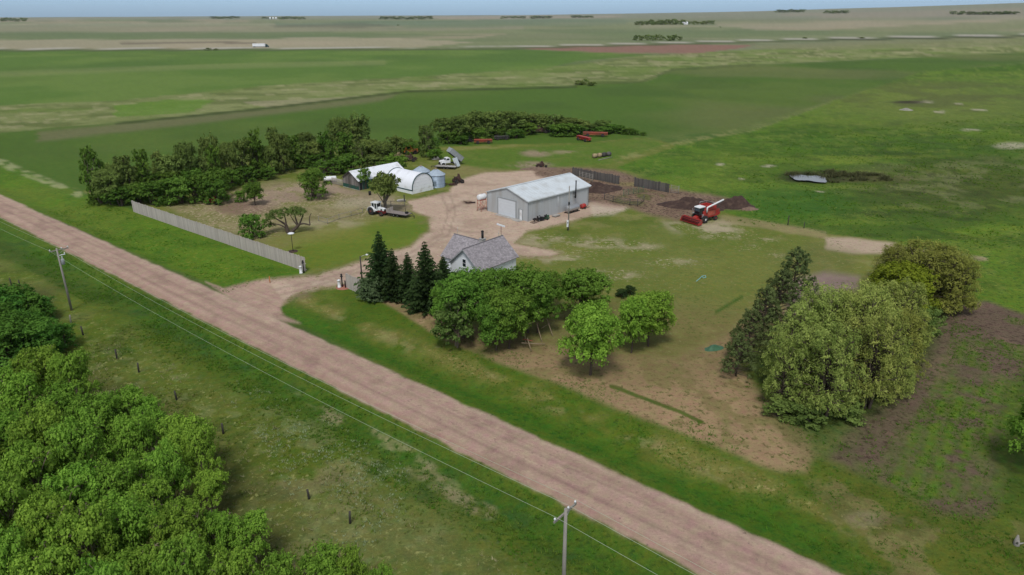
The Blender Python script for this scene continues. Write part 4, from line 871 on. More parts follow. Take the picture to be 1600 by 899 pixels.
def flat_trailer(o, rz, L, W, label, deck=M['deck'], dual=True, zt=.85):
    r = empty('flat_trailer', o, rz, label, 'trailer'); n = int(W/.28)
    for k in range(n):
        mb = MB(); y = -W/2+(k+.5)*W/n; mb.box(-L/2, L/2, y-W/n/2+.01, y+W/n/2-.01, zt-.06-(k % 2)*.006, zt); mb.build('plank', deck, r)
    mb = MB()
    for y in (-W/2-.04, W/2+.04): mb.box(-L/2, L/2, y-.04, y+.04, zt-.2, zt-.0)
    for k in range(6): x = -L/2+.15+(L-.3)*k/5; mb.box(x-.04, x+.04, -W/2, W/2, zt-.18, zt-.07)
    mb.tube([(L/2, W/2-.1, zt-.12), (L/2+1.5, 0, zt-.25)], .05, 5); mb.tube([(L/2, -W/2+.1, zt-.12), (L/2+1.5, 0, zt-.25)], .05, 5); mb.tube([(L/2+1.3, 0, zt-.25), (L/2+1.3, 0, 0)], .05, 5); mb.build('frame', M['black'], r)
    for x in ((-.75, .25) if dual else (-.3,)):
        for s in (1, -1): add_wheel(r, (x, s*(W/2-.15), .38), .38, .24, M['chrome'])
    return r
p = gp(624, 338); tr = flat_trailer(p, math.radians(-28), 5.0, 2.2, 'empty grey plank flat trailer parked beside the white tractor', zt=.75)
mb = MB(); mb.box(-2.5, -2.4, -1.1, 1.1, .75, 1.5)
for k in range(4): mb.box(-2.52, -2.38, -1.1+k*.7, -1.04+k*.7, .75, 1.6)
mb.build('front_rack', M['board'], tr)
mb = MB(); mb.cbox((1.9, .1, 1.0), (.5, .6, .35)); mb.tube([(1.5, .3, .8), (1.5, .3, 1.9)], .05, 5); mb.build('winch', M['black'], tr)

def grain_truck():
    o = gp(704, 258); r = empty('grain_truck', o, math.radians(207), 'old white grain truck with its steel box tipped up', 'truck')
    # +x forward (to the left in the picture)
    for s in (1, -1):
        add_wheel(r, (2.5, s*.85, .45), .45, .26, M['chrome']); add_wheel(r, (-1.5, s*.8, .45), .45, .45, M['chrome'])
        mb = MB(); ang = [math.radians(a) for a in range(-10, 191, 20)]; pts = [(2.5+.68*math.cos(t), .5+.62*math.sin(t)) for t in ang]; inn = [(2.5+.58*math.cos(t), .5+.52*math.sin(t)) for t in ang]
        for i in range(len(ang)-1): mb.prism([pts[i], pts[i+1], inn[i+1], inn[i]], 'y', s*.6, s*1.02)
        mb.build('fender', M['white'], r)
    mb = MB(); mb.box(-3.2, 3.3, -.42, -.3, .62, .82); mb.box(-3.2, 3.3, .3, .42, .62, .82); mb.box(-1.6, -1.4, -.8, .8, .4, .55); mb.box(2.4, 2.6, -.8, .8, .4, .55); mb.box(3.3, 3.42, -.95, .95, .5, .72); mb.build('frame', M['black'], r)
    mb = MB(); mb.prism([(1.75, .8), (3.25, .8), (3.3, 1.15), (3.15, 1.42), (2.6, 1.52), (1.75, 1.6)], 'y', -.62, .62); hd = mb.build('hood', M['white'], r)
    mb = MB(); mb.box(3.28, 3.34, -.5, .5, .85, 1.2); mb.build('grille', M['black'], hd)
    mb = MB(); mb.prism([(.35, .8), (1.8, .8), (1.8, 1.55), (1.45, 2.1), (1.3, 2.2), (.55, 2.22), (.4, 2.1), (.33, 1.5)], 'y', -.88, .88); cb = mb.build('cab', M['white'], r)
    for s in (1, -1):
        mb = MB(); mb.prism([(.65, 1.6), (1.65, 1.6), (1.38, 2.03), (.65, 2.05)], 'y', s*.885, s*.9); mb.build('side_window', M['glass'], cb)
    mb = MB(); mb.add([(1.815, -.75, 1.6), (1.815, .75, 1.6), (1.5, .7, 2.06), (1.5, -.7, 2.06), (1.79, -.75, 1.6), (1.79, .75, 1.6), (1.47, .7, 2.06), (1.47, -.7, 2.06)], [(0,1,2,3), (7,6,5,4), (0,4,5,1), (1,5,6,2), (2,6,7,3), (3,7,4,0)]); mb.build('windscreen', M['glass'], cb)
    # tipped box hinged at the back
    bx = empty_part('grain_box', r, (-2.9, 0, .95), (0, -math.radians(40), 0))
    mb = MB(); BL, BW, BH = 4.6, 2.3, 1.25
    mb.box(0, BL, -BW/2, BW/2, -.1, 0); mb.box(0, BL, -BW/2, -BW/2+.06, 0, BH); mb.box(0, BL, BW/2-.06, BW/2, 0, BH); mb.box(BL-.06, BL, -BW/2+.06, BW/2-.06, 0, BH)
    for k in range(7):
        x = .1+k*(BL-.2)/6
        for s in (1, -1): mb.box(x-.04, x+.04, s*(BW/2+.001) if s > 0 else -BW/2-.07, s*(BW/2+.07) if s > 0 else -BW/2-.001, -.1, BH)
    for s in (1, -1): mb.box(0, BL, min(s*(BW/2-.08), s*(BW/2+.08)), max(s*(BW/2-.08), s*(BW/2+.08)), BH, BH+.08)
    w = mb.build('box_wall', M['grey_paint'], bx) if False else None
    me = mb.mesh('grain_box'); me.materials.append(M['grey_paint']); bx.data = me
    mb = MB(); mb.box(-.06, 0, -BW/2, BW/2, 0, BH); mb.build('tail_gate', M['black'], bx)
    mb = MB(); mb.box(.3, BL-.3, -.4, .4, -.28, -.101); mb.build('subframe', M['black'], bx)
    mb = MB(); mb.tube([(0, 0, .8), (.9, 0, 2.2)], .09, 8); mb.build('hoist', M['chrome'], r)
    return r
def empty_part(name, parent, loc, rot):
    me = bpy.data.meshes.new(name); o = bpy.data.objects.new(name, me); COL.objects.link(o); o.parent = parent; o.location = loc; o.rotation_euler = rot; return o
grain_truck()
p = gp(697, 263.5); tt = flat_trailer(p, math.radians(166), 6.0, 2.3, 'low flat trailer parked in front of the tipped grain truck', M['concrete'], zt=.7)
p = gp(712, 262.5); r = empty('hopper', p, math.radians(160), 'upright pale steel hopper panel leaning between truck box and trailer', 'hopper')
mb = MB(); mb.prism([(-1.0, .5), (.5, .3), (1.3, 2.4), (-.1, 2.8)], 'y', -.9, -.8); mb.prism([(-1.0, .5), (-.9, .5), (0, 2.8), (-.1, 2.8)], 'y', -.79, .8); mb.build('panel', M['steel_roof'], r)
mb = MB()
for s in (-.7, .7): mb.tube([(-.6, s, 0), (0, s, 1.4)], .05, 5); mb.tube([(.7, s, 0), (.4, s, 1.2)], .05, 5)
mb.build('stand', M['black'], r)

def combine():
    o = gp(1096, 346); r = empty('combine_harvester', o, math.radians(-146), 'red combine harvester with white unloading auger folded back', 'combine')
    # local +x forward (towards the viewer), +y to the harvester's left (right in the picture)
    for s in (1, -1):
        add_wheel(r, (.6, s*1.35, .78), .78, .55, M['white'] if s > 0 else M['red']); add_wheel(r, (-2.9, s*1.1, .5), .5, .32, M['red'])
    mb = MB(); mb.box(-3.1, .9, -.5, .5, .6, .95); mb.box(.45, .75, -1.2, 1.2, .65, .95); mb.box(-3.05, -2.75, -1.1, 1.1, .4, .6); mb.build('axle_frame', M['black'], r)
    mb = MB(); mb.prism([(-4.3, 1.3), (-3.6, .95), (.7, .95), (.9, 1.6), (.9, 2.4), (-.5, 2.9), (-2.6, 2.9), (-4.0, 2.3)], 'y', -1.05, 1.05); body = mb.build('body', M['red'], r)
    mb = MB(); mb.prism([(-2.6, 1.3), (-.4, 1.3), (-.4, 2.3), (-2.6, 2.3)], 'y', 1.055, 1.15); mb.build('side_panel', M['faded_red'], body)
    mb = MB(); mb.prism([(-2.6, 1.3), (-.4, 1.3), (-.4, 2.3), (-2.6, 2.3)], 'y', -1.15, -1.055); mb.build('side_panel', M['faded_red'], body)
    mb = MB(); mb.box(-2.5, -.2, -1.3, -1.15, 2.6, 3.3); mb.box(-2.5, -.2, 1.15, 1.3, 2.6, 3.3); mb.box(-2.6, -2.5, -1.3, 1.3, 2.6, 3.3); mb.box(-.3, -.2, -1.15, 1.15, 2.6, 3.3); mb.box(-2.5, -.3, -1.15, 1.15, 2.6, 2.75); mb.build('grain_tank', M['red'], r)
    mb = MB(); mb.prism([(.5, 1.9), (1.75, 1.9), (1.95, 2.5), (1.75, 3.2), (.5, 3.25)], 'y', -.45, .9); cb = mb.build('cab', M['glass'], r)
    mb = MB(); mb.prism([(.3, 3.25), (1.95, 3.2), (1.9, 3.34), (.35, 3.42)], 'y', -.55, 1.0); mb.build('cab_roof', M['white'], cb)
    mb = MB(); mb.box(.5, .62, -.47, .92, 1.85, 3.25); mb.box(1.6, 1.8, -.5, -.44, 1.9, 3.2); mb.box(.5, 1.8, -.5, .95, 1.75, 1.9); mb.build('cab_frame', M['black'], cb)
    mb = MB(); mb.box(.92, 1.6, -1.3, -.55, 1.75, 1.83); mb.tube([(1.55, -1.25, 1.8), (1.55, -1.25, 2.7), (.95, -1.25, 2.7)], .03, 5); mb.box(.95, 1.5, -1.28, -1.24, 2.2, 2.35); mb.build('platform', M['chrome'], r)
    mb = MB(); mb.prism([(.7, 1.0), (.9, 1.7), (2.6, 1.0), (2.7, .4), (2.4, .35)], 'y', -.45, .45); mb.build('feeder_house', M['red'], r)
    # header
    HW = 2.35; mb = MB(); mb.box(2.55, 2.68, -HW, HW, .3, 1.25); mb.box(2.68, 3.5, -HW, HW, .22, .32); mb.prism([(2.55, .3), (3.75, .2), (3.75, .35), (3.2, 1.05), (2.55, 1.25)], 'y', -HW-.1, -HW); mb.prism([(2.55, .3), (3.75, .2), (3.75, .35), (3.2, 1.05), (2.55, 1.25)], 'y', HW, HW+.1)
    hd = mb.build('header', M['red'], r)
    mb = MB(); mb.lathe([(.25, -HW+.05), (.25, HW-.05)], 10, (3.0, 0, .65), 'y')
    for k in range(24):
        y = -HW+.15+k*(2*HW-.3)/23; mb.lathe([(.4, y-.02), (.4, y+.02)], 12, (3.0, 0, .65), 'y')
    mb.build('auger', M['black'], hd)
    mb = MB(); mb.tube([(3.3, -HW, .95), (3.3, HW, .95)], .05, 6)
    for k in range(6):
        t = 2*math.pi*k/6; mb.tube([(3.3+.38*math.cos(t), -HW, .95+.38*math.sin(t)), (3.3+.38*math.cos(t), HW, .95+.38*math.sin(t))], .035, 4)
        for y in (-HW, 0, HW): mb.tube([(3.3, y, .95), (3.3+.38*math.cos(t), y, .95+.38*math.sin(t))], .025, 4)
    mb.build('reel', M['red'], hd)
    mb = MB(); mb.tube([(.1, 1.25, 2.2), (.1, 1.3, 3.2), (-.5, 1.6, 3.5), (-2.9, 2.7, 4.7)], [.17, .17, .17, .16], 8); mb.build('unloading_auger', M['white'], r)
    mb = MB(); mb.tube([(-2.4, -1.2, 3.2), (-2.4, -1.2, 3.75), (-.4, -1.2, 3.75), (-.4, -1.2, 3.2)], .04, 5); mb.tube([(-2.4, -1.2, 3.75), (-2.4, 1.0, 3.75)], .04, 5); mb.build('tank_rail', M['chrome'], r)
    mb = MB(); mb.tube([(1.0, 1.1, .3), (.95, 1.2, 1.9)], .03, 5); mb.tube([(1.3, 1.1, .3), (1.3, 1.2, 1.9)], .03, 5)
    for k in range(5): mb.tube([(1.0, 1.12+.02*k, .4+k*.35), (1.3, 1.12+.02*k, .4+k*.35)], .025, 4)
    mb.build('ladder', M['chrome'], r)
combine()

def tank(name, o, rz, L, R_, z, m, label, cat, cradle=M['black'], legs=0.0):
    r = empty(name, o, rz, label, cat)
    mb = MB(); pr = [(.02, -L/2-.16), (R_*.6, -L/2-.12), (R_*.93, -L/2-.03), (R_, -L/2+.05), (R_, L/2-.05), (R_*.93, L/2+.03), (R_*.6, L/2+.12), (.02, L/2+.16)]
    mb.lathe(pr, 20, (0, 0, z), 'x'); t = mb.build('tank', m, r)
    mb = MB()
    if legs:
        for x in (-L/2+.2, L/2-.2):
            for s in (1, -1): mb.tube([(x, s*R_*.75, z-R_*.6), (x*1.15, s*R_*1.1, 0)], .045, 5)
            mb.tube([(x*1.1, R_, legs*.4), (x*1.1, -R_, legs*.4)], .035, 4); mb.tube([(x*1.12, R_, .1), (x, -R_*.8, legs)], .03, 4)
        for s in (1, -1): mb.tube([(-L/2, s*R_, .2), (L/2, s*R_, legs*.9)], .03, 4); mb.tube([(L/2, s*R_, .2), (-L/2, s*R_, legs*.9)], .03, 4)
        mb.box(-L/2, L/2, -R_*.7, R_*.7, z-R_-.06, z-R_*.85)
    else:
        mb.box(-L/2-.2, L/2+.2, -R_*.8, -R_*.65, 0.02, .18); mb.box(-L/2-.2, L/2+.2, R_*.65, R_*.8, 0.02, .18)
        for x in (-L/2+.4, 0, L/2-.4): mb.box(x-.06, x+.06, -R_*.8, R_*.8, .18, z-R_*.7)
    mb.build('stand', cradle, r)
    mb = MB(); mb.lathe([(.12, z+R_-.03), (.12, z+R_+.1), (.03, z+R_+.14)], 8); mb.build('filler_cap', M['chrome'], r)
    return r
tank('fuel_tank', near_shed(-0.9, 13.0), R44, 1.9, .62, 3.1, M['white'], 'white fuel tank raised on a red stand at the left corner of the shed', 'fuel tank', M['faded_red'], 2.2)
tank('water_tank', near_shed(12.0, -1.5), R44, 3.4, .72, .95, M['chrome'], 'large dull silver tank on a cradle against the shed wall', 'tank')
tank('propane_tank', gp(516, 285), math.radians(20), 3.0, .6, .95, M['white'], 'white tank lying beside the left end of the barn', 'tank')
r = empty('drum_cart', near_shed(15.9, -1.3), R44, 'small red drum machine by the far end of the shed wall', 'machine')
mb = MB(); mb.lathe([(.1, -.6), (.48, -.55), (.5, 0), (.48, .55), (.1, .6)], 14, (0, 0, .62), 'x'); mb.build('drum', M['red'], r)
mb = MB(); mb.box(-.7, 1.8, -.35, -.28, .1, .2); mb.box(-.7, 1.8, .28, .35, .1, .2); mb.tube([(1.0, 0, .2), (1.9, 0, .5)], .05, 5); mb.build('frame', M['rust'], r)
add_wheel(r, (0, .6, .25), .25, .12, M['rust']); add_wheel(r, (0, -.6, .25), .25, .12, M['rust'])
# mowers and scrap along the shed wall
def mower(p, rz, label, m):
    r = empty('riding_mower', p, rz, label, 'mower')
    mb = MB(); mb.box(-.6, .1, -.3, .3, .35, .5); mb.prism([(.05, .35), (.95, .35), (.95, .7), (.1, .85)], 'y', -.3, .3); mb.build('body', m, r)
    mb = MB(); mb.box(-.55, -.1, -.25, .25, .52, .65); mb.box(-.62, -.5, -.25, .25, .65, 1.05); mb.build('seat', M['black'], r)
    mb = MB(); mb.tube([(.1, 0, .8), (-.1, 0, 1.1)], .03, 5); mb.lathe([(.17, -.02), (.19, 0), (.17, .02)], 10, (-.1, 0, 1.1)); mb.build('steering_wheel', M['black'], r)
    mb = MB(); mb.box(-.2, .45, -.55, .55, .15, .28); mb.build('mower_deck', m, r)
    for s in (1, -1): add_wheel(r, (-.45, s*.42, .25), .25, .2, M['chrome']); add_wheel(r, (.7, s*.36, .19), .19, .14, M['chrome'])
mower(near_shed(3.9, -1.5), R44+.4, 'green riding mower parked by the shed wall, nearer the silver tank', M['green_paint'])
mower(near_shed(2.2, -1.3), R44-.3, 'black riding mower parked by the shed wall between scrap frame and green mower', M['black'])
r = empty('scrap_implement', near_shed(0.3, -1.6), R44+.2, 'rusty implement frame lying at the near corner of the shed', 'implement')
mb = MB(); mb.tube([(-.9, -.4, .15), (.9, -.4, .15), (.9, .5, .25), (-.9, .5, .25), (-.9, -.4, .15)], .05, 5); mb.tube([(-.9, 0, .2), (1.2, .1, .6)], .05, 5); mb.build('frame', M['rust'], r)
mb = MB(); mb.box(-.3, .5, -.1, .3, .6, .9); mb.tube([(0, .1, .2), (0, .1, .6)], .04, 4); mb.build('engine', M['black'], r)
r = empty('pallet', near_shed(7.0, -1.4), R44, 'pale flat box on the ground by the shed wall beside the silver tank', 'box')
mb = MB(); mb.box(-.8, .8, -.5, .5, .12, .35); mb.build('lid', M['concrete'], r)
mb = MB(); mb.box(-.75, .75, -.45, .45, 0, .119); mb.build('base', M['black'], r)

# ------------------------------------------------------------------ poles and wires
LINE = math.radians(-39.8)
def utility_pole(p, h, label, arm_z, arm_c, transformer=False, lean=(0, 0)):
    r = empty('utility_pole', p, LINE, label, 'utility pole', 'utility poles along the road')
    mb = MB(); mb.tube([(0, 0, -.5), (0, 0, h*.5), (lean[0], lean[1], h)], [.17, .145, .11], 10); mb.build('pole', M['wood_pole'], r)
    mb = MB(); mb.box(-.17, -.06, -1.25+arm_c, 1.25+arm_c, arm_z-.07, arm_z+.07); mb.build('crossarm', M['wood_pole'], r)
    for y in (-1.15, .35, 1.15):
        mb = MB(); mb.lathe([(.03, arm_z+.07), (.03, arm_z+.13), (.09, arm_z+.15), (.07, arm_z+.2), (.095, arm_z+.22), (.04, arm_z+.3)], 8, (-.115, y+arm_c, 0)); mb.build('insulator', M['insulator'], r)
    mb = MB()
    for s in (1, -1): mb.tube([(-.15, .0, arm_z-.75), (-.15, s*.7+arm_c, arm_z-.05)], .02, 4)
    mb.build('brace', M['chrome'], r)
    if transformer:
        mb = MB(); mb.lathe([(.2, h-2.5), (.23, h-2.48), (.23, h-1.75), (.19, h-1.68), (.05, h-1.64)], 14, (.02, .38, 0)); t = mb.build('transformer', M['grey_paint'], r)
        mb = MB(); mb.tube([(.05, .38, h-1.65), (.05, .38, h-1.3)], [.06, .03], 6); mb.tube([(-.1, .45, h-1.7), (-.15, .5, h-1.35)], [.05, .03], 6); mb.build('bushing', M['insulator'], t)
        mb = MB(); mb.box(-.05, .05, -.1, .9, h-1.15, h-1.05); mb.tube([(0, .8, h-1.1), (0, .85, h-.8)], .05, 6); mb.build('cutout_arm', M['insulator'], r)
    return r
P_near = Vector((3.5, 38.4, 0)); P_near.z = float(hz(3.5, 38.4)); P_far = gp(112, 485)
P_next = P_near + (P_near-P_far); P_prev = P_far - (P_near-P_far); P_next.z = float(hz(P_next.x, P_next.y)); P_prev.z = float(hz(P_prev.x, P_prev.y))
utility_pole(P_near, 9.45, 'grey wooden utility pole with crossarm at the bottom edge of the photo', 9.0, .1)
utility_pole(P_far, 9.45, 'grey wooden utility pole carrying a transformer drum, left of the road', 9.1, .3, True)
utility_pole(P_next, 9.45, 'wooden utility pole beyond the lower right edge of the view', 9.0, .1)
utility_pole(P_prev, 9.45, 'wooden utility pole beyond the left edge of the view', 9.1, .3)
def wires():
    ax = Vector((math.cos(LINE), math.sin(LINE), 0)); ay = Vector((-ax.y, ax.x, 0)); ps = [P_prev, P_far, P_near, P_next]
    for i, (y, lb) in enumerate(((-1.15, 'power line wire nearest the camera, on the outer end of the crossarms'), (.35, 'middle power line wire strung between the two utility poles'), (1.15, 'power line wire closest to the gravel road edge'))):
        mb = MB(); pts = []
        for a, b in zip(ps[:-1], ps[1:]):
            for k in range(24):
                t = k/24; p = a.lerp(b, t) + ax*-.115 + ay*(y+.2) + Vector((0, 0, 9.3 - 4*1.0*t*(1-t))); pts.append(p)
        pts.append(ps[-1]+ax*-.115+ay*(y+.2)+Vector((0, 0, 9.3)))
        tag(mb.tube(pts, 0.014, 4).build('power_wire', M['wire']), lb, 'wire', 'wires of the power line')
wires()
# yard pole with meter box
p = gp(888, 360); h = z_at(p, 291)
r = empty('meter_pole', p, 0, 'slim yard pole with a white meter box, on the lawn before the shed', 'pole')
MB().tube([(0, 0, -.4), (0, 0, h)], [.13, .09], 8).build('pole', M['wood_pole'], r)
mb = MB(); mb.box(-.38, -.02, -.32, -.12, .75, 2.1); mb.build('meter_box', M['white'], r)
mb = MB(); mb.box(-.28, -.1, -.36, -.321, 1.5, 1.7); mb.tube([(-.15, -.2, 0), (-.15, -.2, .75)], .06, 6); mb.build('conduit', M['black'], r)
mb = MB(); mb.cbox((0, -.15, h*.62), (.3, .3, .5)); mb.build('fuse_box', M['black'], r)
# street lamp at the driveway
p = gp(566, 440); h = z_at(p, 400.5)
r = empty('yard_lamp', p, 0.5, 'dark lamp post with a small white head beside the driveway spruces', 'lamp post')
MB().tube([(0, 0, -.3), (0, 0, h)], [.13, .1], 8).build('pole', M['post_dark'], r)
MB().tube([(0, 0, h-.15), (.6, 0, h+.05), (1.0, 0, h+.08)], .035, 6).build('arm', M['chrome'], r)
MB().lathe([(.05, .1), (.2, .0), (.24, -.08), (.1, -.14)], 10, (1.1, 0, h+.1)).build('lamp_head', M['white'], r)
# lamp with white disc on the lawn
p = gp(458, 393); h = z_at(p, 365)
r = empty('lawn_lamp', p, 0, 'thin post with a round white top standing behind the long fence', 'lamp post')
MB().tube([(0, 0, -.3), (0, 0, h)], .05, 6).build('pole', M['black'], r)
MB().lathe([(.08, h-.1), (.55, h-.05), (.6, h+.02), (.4, h+.12), (.05, h+.2)], 16).build('lamp_shade', M['white'], r)
r2 = empty('stone_ring', p + Vector((0, -.1, 0)), 0, 'low dark ring of soil around the thin white topped post', 'edging')
MB().lathe([(.9, -.1), (.85, .1), (.6, .12), (.3, .05)], 16).build('soil_ring', M['manure'], r2)
# gate posts with lamp and mailbox like cylinders
def gate_lamp(px, py, label, pad=True):
    p = gp(px, py); r = empty('gate_lantern', p, 0.2, label, 'lantern', 'white lanterns at the driveway gate')
    MB().lathe([(.28, 0), (.3, .1), (.24, .15), (.24, 1.15), (.3, 1.2), (.1, 1.3)], 14, (-.35, 0, 0)).build('drum', M['white'], r)
    mb = MB(); mb.tube([(.1, 0, -.2), (.1, 0, 1.7)], .11, 8); mb.lathe([(.1, 1.7), (.22, 1.75), (.22, 1.85), (.08, 1.9), (.16, 2.0), (.16, 2.15), (.04, 2.25)], 10, (.1, 0, 0)); mb.build('post', M['black'], r)
    if pad: MB().lathe([(1.25, -.2), (1.2, .05), (.02, .07)], 18, (.3, -.1, 0)).build('mulch_bed', M['brick_pad'], r)
gate_lamp(534, 449, 'white drum and black lantern post on a red mulch bed by the short fence')
gate_lamp(474, 427, 'white drum and black lantern post at the end of the long fence', False)
r = tag(MB().tube([(0, 0, -.1), (0, 0, 1.2)], .1, 6).build('iron_post', M['black'], None, gp(540, 450)), 'short black post on the red mulch bed by the short fence', 'post')
tag(MB().tube([(0, 0, -.1), (0, 0, 1.1)], .07, 6).build('marker_post', M['orange'], None, gp(422, 442)), 'slim orange marker post in the grass by the driveway mouth', 'post')
# wooden fence posts
for i, (x, y, h, lb) in enumerate([(18, 446, 1.2, 'thin dark fence post above the dark thicket at the left edge'), (31, 447, 1.0, 'second thin fence post above the dark thicket at the left edge'), (111, 505, 1.2, 'pale weathered fence post just below the utility pole with transformer'), (130, 524, 1.3, 'leaning dark fence post second below the utility pole with transformer'),
        (183, 561, 1.35, 'stout dark fence post on open grass above the bright tree tops'), (217, 582, 1.25, 'dark fence post right beside a bright tree top, lower of a close pair'), (276, 625, 1.1, 'dark fence post half hidden behind the rounded tree top'), (349, 678, 1.2, 'dark fence post on open grass right of the tallest bright trees'), (547, 818, 1.2, 'dark fence post in pale grass near the bottom of the photo'), (483, 780, 1.0, 'short dark fence post among tall pale weeds')]):
    p = gp(x, y); mb = MB(); mb.tube([(0, 0, -.3), (.03*(i % 3-1), .02, h*.6), (.07*(i % 3-1), .03, h)], [.11, .10, .09], 7); tag(mb.build('fence_post', M['post_dark'] if i != 2 else M['wood_pole'], None, p), lb, 'post', 'old fence posts in the roadside meadow')
for i, (x, y, lb) in enumerate([(1231, 352, 'tall dark post on the pasture edge right of the combine'), (1256, 357, 'short thin post on the pasture edge, second from the combine')]):
    tag(MB().tube([(0, 0, -.3), (0, 0, 2.0-i*.7)], .1-.03*i, 6).build('fence_post', M['post_dark'], None, gp(x, y)), lb, 'post', 'posts along the pasture edge')

# ------------------------------------------------------------------ log swing frame, garden bits, scrap
def log_frame():
    a = gp(818, 520); r = empty('log_swing', a, 0, 'peeled log swing frame standing under the maple trees', 'swing')
    W2 = lambda px, py, z: gp(px, py, z) + Vector((0, 0, z)) - a
    def Q(px, py, z):
        g = gp(px, py, z); v = Vector((g.x, g.y, float(hz(g.x, g.y))+z)) - a; return v
    T1, T2 = Q(818, 510, 2.4), Q(853, 494, 2.4)
    MB().tube([T1, T2], .07, 6).build('top_beam', M['wood_light'], r)
    for f, t in ((Q(847, 535, 0), T1.lerp(T2, .55)), (Q(864, 526, 0), T2), (Q(842, 512, 0), T1.lerp(T2, .6)), (Q(822, 538, 0), T1)):
        MB().tube([f, t], .06, 6).build('leg', M['wood_light'], r)
    MB().tube([Q(846, 513, .9), Q(860, 505, .9)], .05, 6).build('seat', M['wood_light'], r)
    b = gp(832, 548); r = empty('log_stand', b, 0, 'low peeled log frame with a long beam on the grass', 'log stand')
    q = lambda px, py, z: (lambda g: Vector((g.x, g.y, float(hz(g.x, g.y))+z))-b)(gp(px, py, z))
    MB().tube([q(830, 549, 0), q(824, 528, 1.6)], .07, 6).build('post', M['wood_light'], r)
    MB().tube([q(815, 536, .9), q(851, 538, .25)], .06, 6).build('beam', M['wood_light'], r)
    MB().tube([q(817, 530, 1.2), q(832, 533, 1.1)], .05, 6).build('cross_piece', M['faded_red'], r)
log_frame()
def pts_on(pts, dz=.04): return [gp(*p) + Vector((0, 0, dz)) for p in pts]
P0 = pts_on([(1088, 440), (1093, 436), (1097, 432), (1102, 431), (1103, 434), (1099, 435), (1097, 432)])
tag(MB().tube(P0, .06, 5).build('garden_hose', M['blue_cloth']), 'looped pale blue hose lying on the right lawn', 'hose')
def heap(name, px, py, rx, ry, h, m, label, cat, rot=0.0, seed=1, kind=None):
    p = gp(px, py); n, k = 36, 12; vs = [(0, 0, h*.72)]
    for j in range(1, k+1):
        for i in range(n):
            t = 2*math.pi*i/n; q = j/k; ed = 1+.22*(float(fbm(math.cos(t)*1.4+9, math.sin(t)*1.4+9, 1.2, seed, 3))-.5)*2
            x = rx*ed*q*math.cos(t); y = ry*ed*q*math.sin(t); X = x*math.cos(rot)-y*math.sin(rot); Y = x*math.sin(rot)+y*math.cos(rot)
            zz = h*(1-sst(0, 1, q))*(.72+.9*(float(fbm(X+50, Y+50, .55, seed, 3))-.5)*min(1, q*4)) + .1*h*float(fbm(X, Y, 2.5, seed+4, 2)-.5)
            vs.append((X, Y, float(zz) if j < k else -.25))
    fs = [(0, 1+i, 1+(i+1) % n) for i in range(n)]
    for j in range(k-1): fs += [(1+j*n+i, 1+(j+1)*n+i, 1+(j+1)*n+(i+1) % n, 1+j*n+(i+1) % n) for i in range(n)]
    o = MB().add(vs, fs, True).build(name, m, None, p); return tag(o, label, cat, kind=kind)
heap('manure_pile', 932, 296, 6.5, 4.5, 2.3, M['manure'], 'dark manure heap inside the pen right behind the shed', 'manure pile', .3, 1)
heap('manure_pile', 1082, 322, 8.5, 4.0, 2.6, M['manure'], 'broad dark manure heap behind the red combine', 'manure pile', -.25, 2)
heap('manure_pile', 1147, 322, 5.0, 3.6, 3.2, M['manure'], 'rounded dark manure heap at the tip of the combine auger', 'manure pile', -.4, 3)
heap('soil_pile', 1170, 327, 2.5, 1.4, .7, M['soil_heap'], 'small pale soil heap right of the rounded manure heap', 'soil pile', 0, 4)
heap('soil_pile', 950, 276, 5.0, 1.8, .8, M['soil_heap'], 'low pale soil ridge outside the corral fence on the grass', 'soil pile', -.3, 5)
heap('rock_pile', 1416, 172, 3.0, 2.6, 1.3, M['stone'], 'small pale grey mound far out in the right pasture', 'mound', 0, 6)
heap('soil_pile', 840, 264, 5.5, 2.2, .7, M['soil_heap'], 'low brown scrap soil ridge behind the left roof of the shed', 'soil pile', .1, 7)
